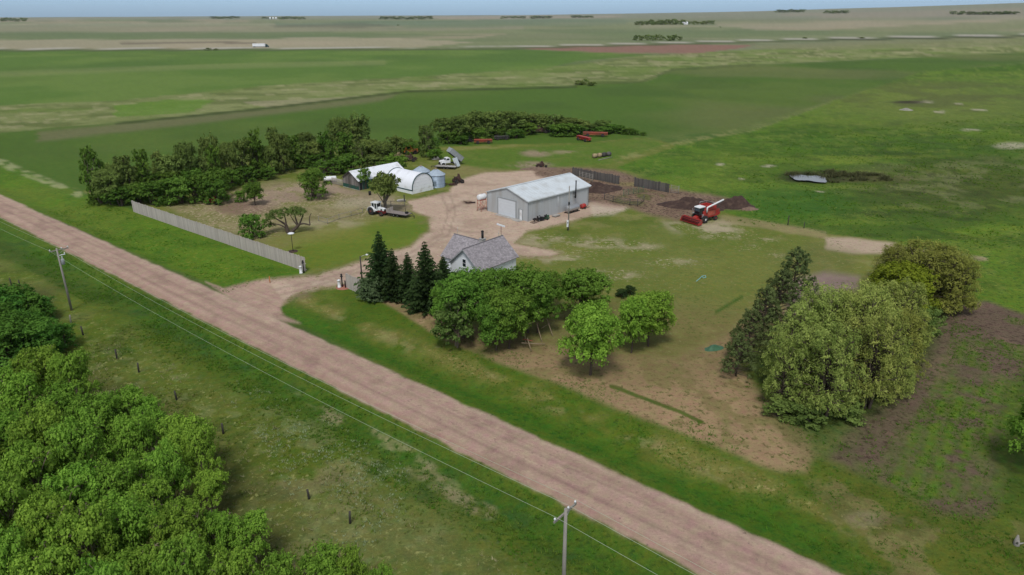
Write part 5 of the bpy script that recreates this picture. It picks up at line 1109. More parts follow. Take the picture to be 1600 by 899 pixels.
# round bales on a rack
def bales():
    a = gp(929, 247); b = gp(951, 244)
    for i in range(4):
        p = a.lerp(b, i/3); m = M['tan'] if i < 2 else M['board_dark']
        mb = MB(); mb.lathe([(.05, -.62), (.6, -.6), (.66, -.3), (.66, .3), (.6, .6), (.05, .62)], 16, (0, 0, .62), 'x')
        o = mb.build('round_bale', m, None, p); o.rotation_euler = (0, 0, .25+.2*i)
        tag(o, ['straw coloured round bale at the left end of the short row', 'second straw coloured round bale in the short row', 'dark old round bale third in the short row', 'dark old round bale at the right end of the short row'][i], 'bale', 'round bales in a row on the grass')
    a = gp(935, 251); o = MB().tube([(0, 0, .1), tuple(gp(956, 246)-a+Vector((0, 0, .1)))], .12, 6).build('log', M['wood_pole'], None, a); tag(o, 'long pale log lying in front of the round bales', 'log')
bales()
def implement(px, py, rz, L, W, m, label, cat='implement', name='farm_implement', style=0, h=1.0, wheels=True):
    p = gp(px, py); r = empty(name, p, rz, label, cat); rnd = random.Random(int(px*7+py))
    mb = MB()
    for y in (-W/2, W/2): mb.box(-L/2, L/2, y-.06, y+.06, h*.5, h*.5+.12)
    for k in range(int(L/1.0)+1): x = -L/2+k*L/int(L/1.0+.001) if L >= 1 else 0; mb.box(x-.04, x+.04, -W/2, W/2, h*.5+.01, h*.5+.11)
    mb.build('frame', m, r)
    if style == 0:      # seed boxes
        mb = MB(); mb.prism([(-W*.25, h*.62), (W*.25, h*.62), (W*.4, h*1.15), (-W*.4, h*1.15)], 'x', -L/2, L/2); mb.build('seed_box', m, r)
        mb = MB()
        for k in range(int(L/.3)): x = -L/2+.15+k*.3; mb.tube([(x, W*.2, h*.6), (x+.03, W*.45, 0.05)], .03, 4)
        mb.build('tines', M['rust'], r)
    elif style == 1:    # jumble of shafts
        for k in range(7):
            mb = MB(); a = Vector((rnd.uniform(-L/2, L/2), rnd.uniform(-W/2, W/2), rnd.uniform(.1, h))); b = a+Vector((rnd.uniform(-1, 1), rnd.uniform(-.8, .8), rnd.uniform(.2, h))); mb.tube([a, b], rnd.uniform(.05, .1), 5); mb.build('arm', m, r)
        mb = MB(); mb.box(-.35*L, .2*L, -.3*W, .3*W, h*.6, h*1.3); mb.prism([(-.1, h*1.3), (.5, h*1.3), (.3, h*1.9), (0, h*1.9)], 'y', -.3, .3); mb.build('housing', m, r)
    elif style == 2:    # old truck or crawler body
        mb = MB(); mb.prism([(-L/2, h*.55), (L/2, h*.55), (L/2, h*1.1), (L*.1, h*1.2), (0, h*1.9), (-L*.35, h*1.95), (-L*.42, h*1.1), (-L/2, h)], 'y', -W*.45, W*.45); b = mb.build('body', m, r)
        for s in (1, -1): mb = MB(); mb.prism([(-L*.3, h*1.2), (-.05, h*1.2), (-.1, h*1.75), (-L*.28, h*1.75)], 'y', s*W*.455, s*W*.47); mb.build('side_window', M['glass'], b)
    if wheels:
        for x in (-L*.3, L*.3):
            for s in (1, -1): add_wheel(r, (x, s*(W/2+.1), .42*h), .42*h, .22, M['rust'])
    return r
implement(716, 286, .4, 2.6, 1.8, M['rust'], 'rusty stationary machine standing on the gravel right of the bins', style=1, h=1.2)
implement(708, 290, 0, 2.0, .8, M['rust'], 'low rusty frame in front of the stationary machine', style=1, h=.35, wheels=False)
implement(642, 240.5, .2, 4.2, 2.0, M['orange'], 'orange crawler machine parked against the tree belt', 'crawler', 'crawler_machine', 2, 1.35)
implement(641, 252, -.1, 4.0, 2.2, M['rust'], 'dark rusty machine in front of the orange crawler', style=1, h=1.2)
implement(622, 246, 1.0, 3.5, .5, M['tan'], 'pale straw coloured chute leaning behind the dark machine', style=1, h=.8, wheels=False)
implement(755, 224.5, .05, 6.0, 1.8, M['faded_red'], 'long faded red seed drill left of the machinery row', style=0, h=1.2)
implement(733, 222, .05, 3.0, 1.8, M['black'], 'black low implement left of the long faded red drill', style=1, h=.8)
implement(784, 218.5, .1, 5.0, 2.0, M['board_dark'], 'dark grey weathered wagon at the foot of the far tree belt', 'wagon', 'farm_wagon', 0, 1.1)
implement(841, 208, 0, 9.0, 2.4, M['rust'], 'long rusty implement half inside the far tree belt', style=1, h=1.4)
implement(838, 204.5, 0, 2.6, 2.2, M['tan'], 'tan cab of an old machine among the far trees', 'old machine', 'old_machine', 2, 1.5)
implement(912, 220.5, -1.0, 6.5, 1.7, M['red'], 'bright red seed drill pointing towards the viewer', style=0, h=1.3)
implement(930, 213.5, -.15, 8.5, 1.7, M['faded_red'], 'faded red seed drill lying across behind the bright one', style=0, h=1.3)
implement(335, 319, -.1, 3.0, 1.4, M['dark_red'], 'small dark red implement at the edge of the hedge', style=1, h=.9)
implement(510, 273, .5, 4.5, 2.2, M['rust'], 'dark rusty wagon box near the barn under the trees', 'wagon', 'farm_wagon', 0, 1.7)
implement(508, 262, .2, 4.5, 2.0, M['wood_pole'], 'heap of grey scrap iron behind the rusty wagon', 'scrap', 'scrap_heap', 1, 1.0, False)
implement(683, 250, .2, 3.0, 1.6, M['concrete'], 'pale scrap iron pile around the small sapling', 'scrap', 'scrap_heap', 1, .5, False)
implement(846, 262, .6, 3.0, 1.6, M['rust'], 'brown scrap machine behind the shed roof', 'scrap', 'scrap_heap', 1, .9)
implement(776, 328, .6, 1.6, .8, M['rust'], 'small rusty pump at the left front of the shed', 'pump', 'pump', 1, .5)
implement(735, 317.5, .2, 2.2, .5, M['rust'], 'small rusty bar implement lying on the gravel', 'implement', 'farm_implement', 1, .15, False)
# pale boat-like trough behind the trailer, dark post
r = empty('trough', gp(627, 315), .3, 'small pale upturned trough beside a dark post', 'trough')
MB().prism([(-.9, .05), (.9, .05), (1.0, .3), (.6, .48), (-.6, .48), (-1.0, .3)], 'y', -.4, .4).build('shell', M['concrete'], r)
tag(MB().tube([(0, 0, -.2), (0, 0, 1.7)], .11, 6).build('iron_post', M['black'], None, gp(632, 316)), 'dark post right beside the pale trough', 'post')
tag(MB().lathe([(.3, 0), (.32, .5), (.3, .9), (.05, .95)], 10).build('oil_drum', M['black'], None, gp(578, 305)), 'small black drum beside the barn wall', 'drum')
# green netting heap right lawn
r = tag(heap('net_heap', 1115, 545, 1.5, .8, .75, M['green_paint'], 'crumpled green netting lying beside the pines', 'netting', .4, 9))
# stump at bottom right
r = empty('tree_stump', gp(1588, 852), .4, 'weathered grey broken stump at the lower right edge', 'stump')
mb = MB(); mb.tube([(0, 0, -.2), (.1, .1, .35), (.35, .25, .7)], [.28, .2, .06], 7); mb.build('trunk', M['wood_pole'], r)
mb = MB(); mb.tube([(.05, 0, .1), (-.3, -.2, .6)], [.12, .03], 5); mb.tube([(0, 0, .1), (.5, -.3, .3)], [.12, .03], 5); mb.build('root', M['wood_pole'], r)
# lorry on the highway
def lorry():
    p = gp(409, 74.2); r = empty('semi_truck', p, math.radians(3), 'tiny white semi truck driving on the far highway', 'truck')
    mb = MB(); mb.box(-11, 4.6, -1.3, 1.3, 1.2, 4.6); mb.build('trailer_box', M['white'], r)
    mb = MB(); mb.prism([(5.4, .9), (8.9, .9), (8.8, 1.9), (7.6, 2.3), (7.2, 3.5), (5.4, 3.9)], 'y', -1.2, 1.2); cb = mb.build('cab', M['green_trim'], r)
    mb = MB(); mb.prism([(5.9, 2.4), (7.1, 2.4), (6.9, 3.2), (5.9, 3.3)], 'y', -1.23, -1.201); mb.build('side_window', M['glass'], cb)
    mb = MB(); mb.box(-11, 8, -.5, .5, .8, 1.19); mb.build('chassis', M['black'], r)
    for x in (-9.8, -8.5, 5.0, 6.0, 8.2):
        for s in (1, -1): add_wheel(r, (x, s*1.0, .5), .5, .4, M['chrome'])
lorry()

# ------------------------------------------------------------------ trees
LM = {
 'maple_light': leafmat('young_maple_leaves', lin(74,112,36), lin(160,196,80), 0.4, .14),
 'maple': leafmat('maple_leaves', lin(54,86,30), lin(132,168,70), 0.35, .1),
 'belt': leafmat('shelterbelt_leaves', lin(64,84,38), lin(136,154,82), 0.34, .2),
 'hedge': leafmat('hedge_leaves', lin(50,82,30), lin(116,146,62), 0.32, .15),
 'dark': leafmat('thicket_leaves', lin(40,78,30), lin(100,142,58), 0.25, .15),
 'willow': leafmat('willow_leaves', lin(80,104,42), lin(188,198,108), 0.38, .08),
 'willow_far': leafmat('brown_willow_leaves', lin(88,102,42), lin(170,174,90), 0.36, .08),
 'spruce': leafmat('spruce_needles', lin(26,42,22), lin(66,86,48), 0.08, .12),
 'pine': leafmat('pine_needles', lin(52,68,38), lin(112,126,76), 0.08, .1),
 'lilac': leafmat('lilac_leaves', lin(34,58,30), lin(112,132,92), 0.2, .1),
 'gnarl': leafmat('elm_leaves', lin(54,76,32), lin(118,136,72), 0.28, .1),
}
def leaf_cloud(rng, centers, radii, counts, size, out_bias=0.75, up=0.35, narrow=0.6, flat=0.0, under=0.3, per=13, spread=0.17):
    P_, N_, V_ = [], [], []
    for c, r, n in zip(centers, radii, counts):
        m = max(6, int(n/per)); r = np.asarray(r)
        d = rng.normal(size=(m, 3)); d /= np.linalg.norm(d, axis=1)[:, None] + 1e-9
        low = d[:, 2] < -0.1; d[low & (rng.rand(m) > under), 2] *= -1
        rad = rng.uniform(0.35, 1.12, m)**0.55
        tw = np.asarray(c) + d*r*rad[:, None]; cv = rng.rand(); tv = rng.rand(m)
        k = rng.randint(0, m, n); off = rng.normal(size=(n, 3))*r.mean()*spread*np.array([1, 1, .75])
        P_.append(tw[k]+off); N_.append(d[k] + off/(r.mean()*spread)*.35)
        V_.append(np.clip(.28*rng.rand(n) + .42*tv[k] + .22*cv + .08, 0, 1))
    P_ = np.concatenate(P_); N_ = np.concatenate(N_); V_ = np.concatenate(V_); n = len(P_)
    nn = N_*out_bias + rng.normal(size=(n, 3))*0.45 + np.array([0, 0, up]); nn /= np.linalg.norm(nn, axis=1)[:, None]
    a = np.cross(nn, rng.normal(size=(n, 3))); a /= np.linalg.norm(a, axis=1)[:, None] + 1e-9; b = np.cross(nn, a)
    s = (size*rng.uniform(0.55, 1.25, n))[:, None]
    vs = np.stack([P_+a*s, P_+b*s*narrow, P_-a*s, P_-b*s*narrow], 1).reshape(-1, 3)
    return vs, np.arange(4*n).reshape(-1, 4), np.repeat(V_, 4)
def limb(mb, a, b, r0, r1, rng, n=5, sag=0.12, sides=5):
    a = np.asarray(a, float); b = np.asarray(b, float); L = np.linalg.norm(b-a); pts = []; off = rng.normal(size=3)*L*sag
    for k in range(n+1):
        t = k/n; p = a+(b-a)*t + off*math.sin(math.pi*t)*.7 + np.array([0, 0, L*.08*math.sin(math.pi*t)]); pts.append(tuple(p))
    mb.tube(pts, [r0+(r1-r0)*k/n for k in range(n+1)], sides, caps=False); return pts
PROTO = {}
def proto(kind, i):
    key = (kind, i)
    if key in PROTO: return PROTO[key]
    rng = np.random.RandomState(abs(hash_(kind))+i*17); tr = MB()
    # every prototype is 1 unit high with crown radius 0.5, scaled per tree; leaf size in those units
    if kind in ('maple_light', 'maple', 'belt', 'hedge', 'dark', 'willow', 'gnarl', 'lilac', 'far'):
        cfg = dict(maple_light=(36, 11000, .022, .20, .10, .19), maple=(48, 15500, .022, .10, .11, .20), belt=(20, 3600, .036, .16, .11, .2), hedge=(22, 4200, .036, .12, .15, .25), dark=(30, 7000, .028, .06, .13, .22), willow=(70, 20000, .018, .10, .08, .16), gnarl=(22, 6000, .030, .42, .12, .2), lilac=(26, 6000, .036, .05, .17, .28), far=(12, 700, .08, .06, .2, .32))[kind]
        nc, nl, sz, zlow, r0, r1 = cfg; cs, rs = [], []
        for k in range(nc):
            t = (k+.5)/nc; ph = k*2.39996 + rng.uniform(-.4, .4)
            el = -0.25 + 1.25*t if kind != 'belt' else -0.6+1.6*t
            zc = zlow + (0.97-zlow)*(0.42 + 0.42*math.sin(el*math.pi/2)) if kind != 'belt' else zlow+(.92-zlow)*t
            if kind == 'belt': rad = 0.42*rng.uniform(.3, 1.0)*(1-.35*t)
            else: rad = 0.40*math.sqrt(max(0.03, 1-(max(0, (zc-(zlow+.97)/2)/((.97-zlow)/2)))**2))*rng.uniform(.35, 1.18)
            zc += rng.uniform(-.05, .05)
            r = rng.uniform(r0, r1)*(.75 if zc > .85 else 1)
            cs.append((rad*math.cos(ph), rad*math.sin(ph), min(zc, 1-r*.5))); rs.append((r, r, r*rng.uniform(.5, .85)) if kind not in ('willow',) else (r*.8, r*.8, r*1.25))
        if kind in ('hedge', 'dark', 'lilac', 'far', 'willow'):
            for k in range(nc//3):
                ph = rng.uniform(0, 6.28); cs.append((.38*math.cos(ph), .38*math.sin(ph), rng.uniform(.08, .3))); r = rng.uniform(r0, r1); rs.append((r, r, r*.7))
        w = np.array([r[0]**2 for r in rs]); cnt = np.maximum(20, (nl*w/w.sum()).astype(int))
        vs, qs, lv = leaf_cloud(rng, cs, rs, cnt, sz, narrow=.62 if kind != 'willow' else .38, up=.75, out_bias=.6)
        # trunk and limbs
        fork = zlow*.7+.04; nst = {'maple_light': 3, 'dark': 5, 'hedge': 5, 'lilac': 6, 'willow': 6, 'belt': 2, 'gnarl': 2}.get(kind, 1); tips = []
        tr_r = .026 if kind not in ('gnarl',) else .05
        for q in range(nst):
            ph = q*6.283/nst+rng.uniform(-.5, .5); sp = .05 if nst > 1 else 0
            top = (.12*math.cos(ph)*(nst > 1), .12*math.sin(ph)*(nst > 1), .62)
            tips.append(limb(tr, (sp*math.cos(ph), sp*math.sin(ph), -.05), top, tr_r, tr_r*.45, rng, 6, .06, 6))
        for k, c in enumerate(cs):
            if kind in ('far',) or (kind in ('hedge', 'dark', 'lilac') and k % 3): continue
            tp = tips[k % nst]; st = tp[min(len(tp)-2, 2+rng.randint(0, 4))]
            if st[2] > c[2]: st = tp[2]
            limb(tr, st, c, tr_r*.4, .004, rng, 4, .1, 4)
    elif kind == 'spruce':
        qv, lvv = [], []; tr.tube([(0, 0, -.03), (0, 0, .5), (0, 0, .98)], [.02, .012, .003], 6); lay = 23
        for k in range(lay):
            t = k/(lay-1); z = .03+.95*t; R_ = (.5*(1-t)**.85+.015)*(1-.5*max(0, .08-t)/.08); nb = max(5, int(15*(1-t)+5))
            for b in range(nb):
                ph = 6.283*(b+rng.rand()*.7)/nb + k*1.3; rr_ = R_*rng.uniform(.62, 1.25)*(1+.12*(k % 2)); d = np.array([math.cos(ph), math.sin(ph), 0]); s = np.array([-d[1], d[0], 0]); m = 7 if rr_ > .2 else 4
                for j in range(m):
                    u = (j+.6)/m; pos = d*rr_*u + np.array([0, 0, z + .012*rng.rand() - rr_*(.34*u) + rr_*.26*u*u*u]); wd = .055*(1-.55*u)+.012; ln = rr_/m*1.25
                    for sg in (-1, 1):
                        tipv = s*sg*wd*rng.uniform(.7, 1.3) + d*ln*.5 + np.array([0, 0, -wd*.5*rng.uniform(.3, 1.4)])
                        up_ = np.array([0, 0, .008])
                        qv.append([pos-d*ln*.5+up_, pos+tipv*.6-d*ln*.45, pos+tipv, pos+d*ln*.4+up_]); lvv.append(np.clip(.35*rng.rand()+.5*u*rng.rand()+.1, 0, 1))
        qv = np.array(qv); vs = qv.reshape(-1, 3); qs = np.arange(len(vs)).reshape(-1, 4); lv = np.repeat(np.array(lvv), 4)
    elif kind == 'pine':
        cs, rs = [], []; tr.tube([(0, 0, -.03), (.01, .01, .5), (0, 0, .95)], [.022, .014, .004], 6)
        for k in range(64):
            t = (k+.5)/64; z = .10+.86*t**.9; R_ = .46*(1-t)**.7+.03; ph = k*2.4+rng.uniform(-.4, .4); rd = R_*rng.uniform(.45, 1.0)
            c = (rd*math.cos(ph), rd*math.sin(ph), z+rd*.12); cs.append(c); r = rng.uniform(.06, .115)*(1-.35*t); rs.append((r, r, r*.75)); tr.tube([(0, 0, z-.06), c], [.008, .003], 4, caps=False)
        cnt = [int(150*(r[0]/.08)**2) for r in rs]; vs, qs, lv = leaf_cloud(rng, cs, rs, cnt, .024, out_bias=.6, up=.6, narrow=.3, under=.15)
    if kind in ('maple_light', 'maple', 'willow', 'belt', 'gnarl'):
        for c, r in zip(cs, rs):
            for q in range(4):
                d = rng.normal(size=3); d[2] = abs(d[2])*.6; d /= np.linalg.norm(d); limb(tr, c, np.asarray(c)+d*np.asarray(r)*.95, .0045, .0012, rng, 2, .1, 3)
    leaf = np_mesh(kind+'_crown', vs, qs, {'lv': ('FLOAT', lv)}); trunk = tr.mesh(kind+'_trunk')
    PROTO[key] = (leaf, trunk); return PROTO[key]
def hash_(s): return sum((i+1)*ord(c) for i, c in enumerate(s)) % 100000
trnd = random.Random(11)
TREES = []
def tree(kind, p, h, w, label, cat='tree', name=None, group=None, lm=None, bark=None, var=None, lean=None, ry=None):
    i = var if var is not None else trnd.randrange({'maple_light': 4, 'belt': 4, 'maple': 3, 'hedge': 3, 'willow': 2, 'spruce': 2, 'far': 3}.get(kind, 2))
    leaf, trunk = proto(kind, i); nm = name or {'maple_light': 'maple_tree', 'maple': 'maple_tree', 'belt': 'shelterbelt_tree', 'hedge': 'hedge_bush', 'dark': 'thicket_bush', 'willow': 'willow_tree', 'spruce': 'spruce_tree', 'pine': 'pine_tree', 'gnarl': 'gnarled_tree', 'lilac': 'lilac_bush', 'far': 'distant_tree'}[kind]
    if kind == 'willow': lean = (trnd.uniform(-.14, .14), trnd.uniform(-.14, .14)); ry = trnd.uniform(.8, 1.2)
    r = empty(nm, p, 0, label, cat, group); r.rotation_euler = (lean[0] if lean else 0, lean[1] if lean else 0, trnd.uniform(0, 6.28)); r.scale = (w, w*(ry or 1), h)
    c = link('crown', leaf, None, r); lmn = LM[lm or kind if (lm or kind) in LM else 'belt']
    if len(leaf.materials) == 0: leaf.materials.append(lmn)
    c.material_slots[0].link = 'OBJECT'; c.material_slots[0].material = lmn
    t = link('trunk', trunk, bark or M['bark'], r)
    TREES.append(r); return r
def T(kind, px, yb, yt, wpx, label, **k):
    """tree whose foot is seen at px, yb, whose top reaches row yt and whose crown is wpx wide"""
    p = gp(px, yb); h = z_at(p, yt); dep = (p.y*CP - (h*.6+p.z-H)*SP); w = wpx*dep/F
    return tree(kind, p, h, w, label, **k)
ORD = ['first', 'second', 'third', 'fourth', 'fifth', 'sixth', 'seventh', 'eighth', 'ninth', 'tenth', 'eleventh', 'twelfth', 'thirteenth', 'fourteenth', 'fifteenth', 'sixteenth', 'seventeenth', 'eighteenth', 'nineteenth', 'twentieth'] + ['%s' % s for s in ('twenty-first', 'twenty-second', 'twenty-third', 'twenty-fourth', 'twenty-fifth', 'twenty-sixth', 'twenty-seventh', 'twenty-eighth', 'twenty-ninth', 'thirtieth', 'thirty-first', 'thirty-second', 'thirty-third', 'thirty-fourth', 'thirty-fifth', 'thirty-sixth', 'thirty-seventh', 'thirty-eighth')]

# spruces and bush beside the driveway
for px, yb, yt, w, lb in [(598, 462, 361, 74, 'tallest dark spruce, leftmost of the row beside the driveway'), (617, 466, 388, 56, 'second spruce from the left in the row beside the driveway'), (640, 468, 394, 54, 'third spruce from the left, slender, in the row by the driveway'),
                          (668, 482, 377, 78, 'broad dark spruce, fourth from the left, touching the maple crowns'), (694, 456, 399, 50, 'small dark spruce closest to the white house wall')]:
    T('spruce', px, yb, yt, w, lb, group='spruces beside the farmhouse')
T('lilac', 581, 467, 433, 42, 'rounded grey green bush in front of the short board fence', cat='bush')
# maples around the house
G1 = 'maples around the farmhouse'
for px, yb, yt, w, kd, lb in [(724, 528, 424, 88, 'maple', 'broad maple hiding the near corner of the house, leftmost of the clump'), (764, 520, 418, 76, 'maple', 'maple in the middle of the clump right in front of the white house wall'),
        (824, 520, 419, 90, 'maple', 'broad maple at the right end of the clump before the house'), (795, 545, 452, 74, 'maple', 'lower maple at the front of the clump beside the log swing frame'), (850, 485, 424, 56, 'maple', 'smaller maple on the far right flank of the clump by the house'),
        (699, 505, 446, 50, 'maple', 'lighter maple at the left flank of the clump next to the spruces'), (775, 548, 470, 60, 'maple', 'low leafy maple at the foot of the clump on the verge side'), (840, 520, 440, 60, 'maple', 'leafy maple just above the log swing frame'),
        (908, 500, 420, 86, 'maple', 'dense round dark maple standing alone right of the house clump')]:
    T(kd, px, yb, yt, w, lb, group=G1)
T('belt', 712, 542, 464, 70, 'thin half bare tree leaning out of the maple clump over the verge', name='maple_tree', lm='gnarl', bark=M['twig'])
T('maple', 922, 586, 478, 92, 'bright green lawn tree nearest the road verge', lm='maple_light')
T('maple', 986, 552, 464, 52, 'slim bright lawn tree with a bare thin trunk, left one of a pair', lm='maple_light', var=1)
T('maple', 1013, 541, 455, 76, 'bright lawn tree with a fuller crown, right one of a pair', lm='maple_light', var=2)
T('dark', 972, 464, 452, 20, 'small dark shrub on the right lawn, left of two', cat='shrub', name='lawn_shrub', lm='spruce'); T('dark', 984, 460, 446, 18, 'small dark shrub on the right lawn, right of two', cat='shrub', name='lawn_shrub', lm='spruce')
# pines in a slanting row
for px, yb, yt, w, lb in [(1236, 478, 387, 78, 'tallest dark pine at the far end of the slanting pine row'), (1212, 510, 420, 80, 'dark pine second from the far end of the slanting row'), (1188, 540, 447, 80, 'dark pine in the middle of the slanting row'), (1166, 566, 484, 74, 'dark pine second from the near end of the slanting row'), (1150, 588, 520, 64, 'lowest dark pine at the near end of the slanting row')]:
    T('pine', px, yb, yt, w, lb, group='pines in a slanting row on the lawn')
# willows
for px, yb, yt, w, kd, lm_, lb in [(1232, 610, 478, 96, 'willow', 'willow', 'pale willow tucked against the pines at the left of the big clump'), (1285, 600, 452, 100, 'willow', 'willow', 'tall pale willow left of the middle in the big clump'), (1345, 600, 446, 104, 'willow', 'willow', 'tall pale willow in the middle of the big clump behind the pines'), (1402, 545, 440, 84, 'willow', 'willow', 'pale willow at the right shoulder of the big clump'),
        (1226, 640, 530, 84, 'willow', 'willow', 'low pale willow at the near left foot of the big clump'), (1285, 648, 505, 104, 'willow', 'willow', 'pale willow at the very front of the big clump'), (1352, 636, 490, 104, 'willow', 'willow', 'pale willow on the garden side of the big clump'), (1392, 618, 530, 66, 'willow', 'willow', 'small drooping willow reaching over the garden edge'), (1375, 590, 480, 96, 'willow', 'willow_far', 'olive willow in the right half of the big clump'), (1425, 545, 490, 60, 'willow', 'willow', 'small pale willow at the garden corner'),
        (1312, 560, 456, 80, 'willow', 'willow_far', 'olive willow behind the middle of the big clump'), (1400, 500, 410, 96, 'maple', 'maple_yg', 'yellow green maple between the two groups of willows'), (1440, 480, 378, 104, 'willow', 'willow_far', 'tall brownish willow beyond the garden, left one of the far group'), (1486, 488, 400, 72, 'willow', 'willow_far', 'brownish willow beyond the garden, right one of the far group'), (1395, 448, 384, 70, 'willow', 'willow_far', 'low brownish willow at the edge of the bare track'), (1462, 470, 386, 76, 'willow', 'willow_far', 'brownish willow in the middle of the far group beyond the garden')]:
    if lm_ == 'maple_yg' and lm_ not in LM: LM[lm_] = leafmat('yellow_green_leaves', lin(82, 100, 26), lin(152, 160, 54), 0.32, .05)
    T(kd, px, yb, yt, w, lb, lm=lm_)
T('maple', 1610, 740, 610, 90, 'bright green tree cut by the right edge of the photo beside the garden', lm='maple_light')
for px, yb, yt, w, lb in [(1215, 650, 622, 46, 'low green bush at the front left foot of the big willow clump'), (1262, 660, 630, 52, 'low green bush at the very front foot of the big willow clump'), (1322, 654, 624, 50, 'low green bush under the willows beside the garden corner'), (1440, 520, 478, 50, 'low green bush under the brownish willows beyond the garden')]:
    T('hedge', px, yb, yt, w, lb, cat='bush', name='willow_bush', lm='belt')
# trees of the left yard
T('dark', 491, 310, 260, 44, 'dense dark green tree standing alone left of the barn', lm='hedge', name='yard_tree', bark=M['bark'])
T('maple', 399, 321, 283, 30, 'small round tree on a thin stem beside the worn ground', lm='hedge'); T('hedge', 377, 316, 298, 18, 'tiny bright bush left of the small round tree', cat='bush', name='yard_bush', lm='maple')
T('hedge', 395, 371, 334, 38, 'bright bush just behind the long board fence', cat='bush', name='yard_bush', lm='maple'); T('hedge', 259, 322, 314, 8, 'tiny pale bush behind the far end of the long fence', cat='bush', name='yard_bush', lm='maple')
T('gnarl', 604, 333, 270, 52, 'old broad tree growing between the white tractor and the shelter', lm='belt', bark=M['bark_grey'])
T('hedge', 571, 296, 262, 20, 'small leafy tree against the barn wall', lm='maple', name='yard_tree'); T('hedge', 616, 272, 242, 44, 'bright bushy tree peeking over between barn and shelter', lm='maple', name='yard_tree')
T('hedge', 680, 250, 233, 22, 'small bright sapling among pale scrap beyond the bins', lm='maple', name='yard_tree'); T('hedge', 588, 268, 244, 40, 'leafy tree just behind the barn roof ridge', lm='belt', name='yard_tree')
# twisted tree
def twisted():
    p = gp(450, 364); r = empty('twisted_tree', p, 0, 'old twisted tree with dark bare limbs and thin crown on the left lawn', 'tree'); rng = np.random.RandomState(4); tr = MB(); s = 1.0
    limb(tr, (0, 0, -.3), (-.2, 0, 1.6), .42, .3, rng, 4, .05, 8); limb(tr, (.3, 0, -.2), (2.4, 0, 1.7), .40, .26, rng, 5, .06, 8); limb(tr, (2.4, 0, 1.7), (4.4, .2, 1.5), .2, .14, rng, 4, .1); limb(tr, (4.4, .2, 1.5), (4.9, .3, 3.9), .14, .05, rng, 5, .12)
    limb(tr, (-.2, 0, 1.6), (-3.2, .3, 3.4), .24, .06, rng, 6, .1); limb(tr, (-.2, 0, .9), (-3.6, -.3, 1.5), .16, .05, rng, 5, .1); limb(tr, (-.2, 0, 1.6), (-.6, .4, 4.0), .2, .05, rng, 5, .1); limb(tr, (2.0, 0, 1.6), (1.6, 0, 4.2), .24, .05, rng, 5, .1); limb(tr, (2.4, 0, 1.7), (3.2, .3, 4.0), .2, .05, rng, 5, .1); limb(tr, (1.9, 0, 1.6), (.6, .6, 3.6), .14, .04, rng, 4, .1)
    tr.build('trunk', M['bark'], r)
    cs = [(-3.4, .3, 3.4), (-2.4, .5, 4.0), (-3.9, -.2, 2.2), (-1.4, .2, 4.1), (-.4, .6, 4.2), (-2.7, -.4, 3.0), (.8, .7, 3.9), (1.6, .2, 4.6), (2.6, .4, 4.5), (3.3, .2, 4.0), (1.0, -.3, 4.3), (2.4, -.6, 3.9), (-3.2, .2, 1.5), (-.8, -.4, 3.5)]
    rs = [(rng.uniform(.7, 1.1), rng.uniform(.8, 1.2), rng.uniform(.45, .75)) for _ in cs]
    vs, qs, lv = leaf_cloud(rng, cs, rs, [420]*len(cs), .12); link('crown', np_mesh('twisted_crown', vs, qs, {'lv': ('FLOAT', lv)}), LM['gnarl'], r)
twisted()
# shelterbelt, left part: tall ragged trees and a hedge at their feet
belt = [(150,318,232,44),(172,320,242,44),(200,314,238,46),(185,300,234,40),(232,308,240,40),(222,296,236,34),(252,300,232,34),(272,300,236,40),(262,290,228,34),(298,296,226,40),(318,292,222,38),(330,284,218,32),(340,292,222,34),(362,286,214,34),(352,278,212,30),(385,282,212,38),(402,278,206,38),(420,274,212,34),(432,268,206,30),(446,270,202,34),(462,262,196,36),(478,252,190,34),(474,262,206,36),(495,258,206,38),(512,256,204,36),(530,250,190,38),(548,250,186,40),(566,244,182,36),(545,262,210,44),(575,252,202,42),(562,268,224,40),(592,248,208,34),(606,244,214,34),(600,262,226,44),(620,240,218,30),(634,236,216,26),(520,268,226,36)]
for i, (px, yb, yt, w) in enumerate(belt):
    T(('belt', 'maple', 'belt', 'hedge')[i % 4], px+trnd.uniform(-4, 4), yb, yt+trnd.choice((-9, -5, 0, 4, 14, 20)), w*trnd.uniform(.8, 1.15), '%s tree counted from the road end of the dark left shelterbelt' % ORD[i], group='trees of the left shelterbelt', name='shelterbelt_tree', lm='belt' if i % 4 else 'hedge')
hed = [(160,318,290,40),(190,322,292,40),(218,318,286,38),(240,320,284,44),(262,318,280,42),(284,318,276,44),(306,316,276,42),(330,312,268,48),(342,318,280,36),(362,292,266,34),(300,300,262,40),(270,304,266,40),(236,306,270,40),(385,284,258,34),(410,276,252,34),(346,300,262,36),(440,266,246,30),(200,306,270,40),(465,262,238,30),(490,262,240,30),(505,272,250,30),(530,272,246,34),(550,270,240,34),(420,280,262,26)]
for i, (px, yb, yt, w) in enumerate(hed):
    T('hedge', px, yb, yt, w, '%s bush from the road end in the thick hedge under the left shelterbelt' % ORD[i], cat='bush', group='bushes of the left hedge', lm='hedge')
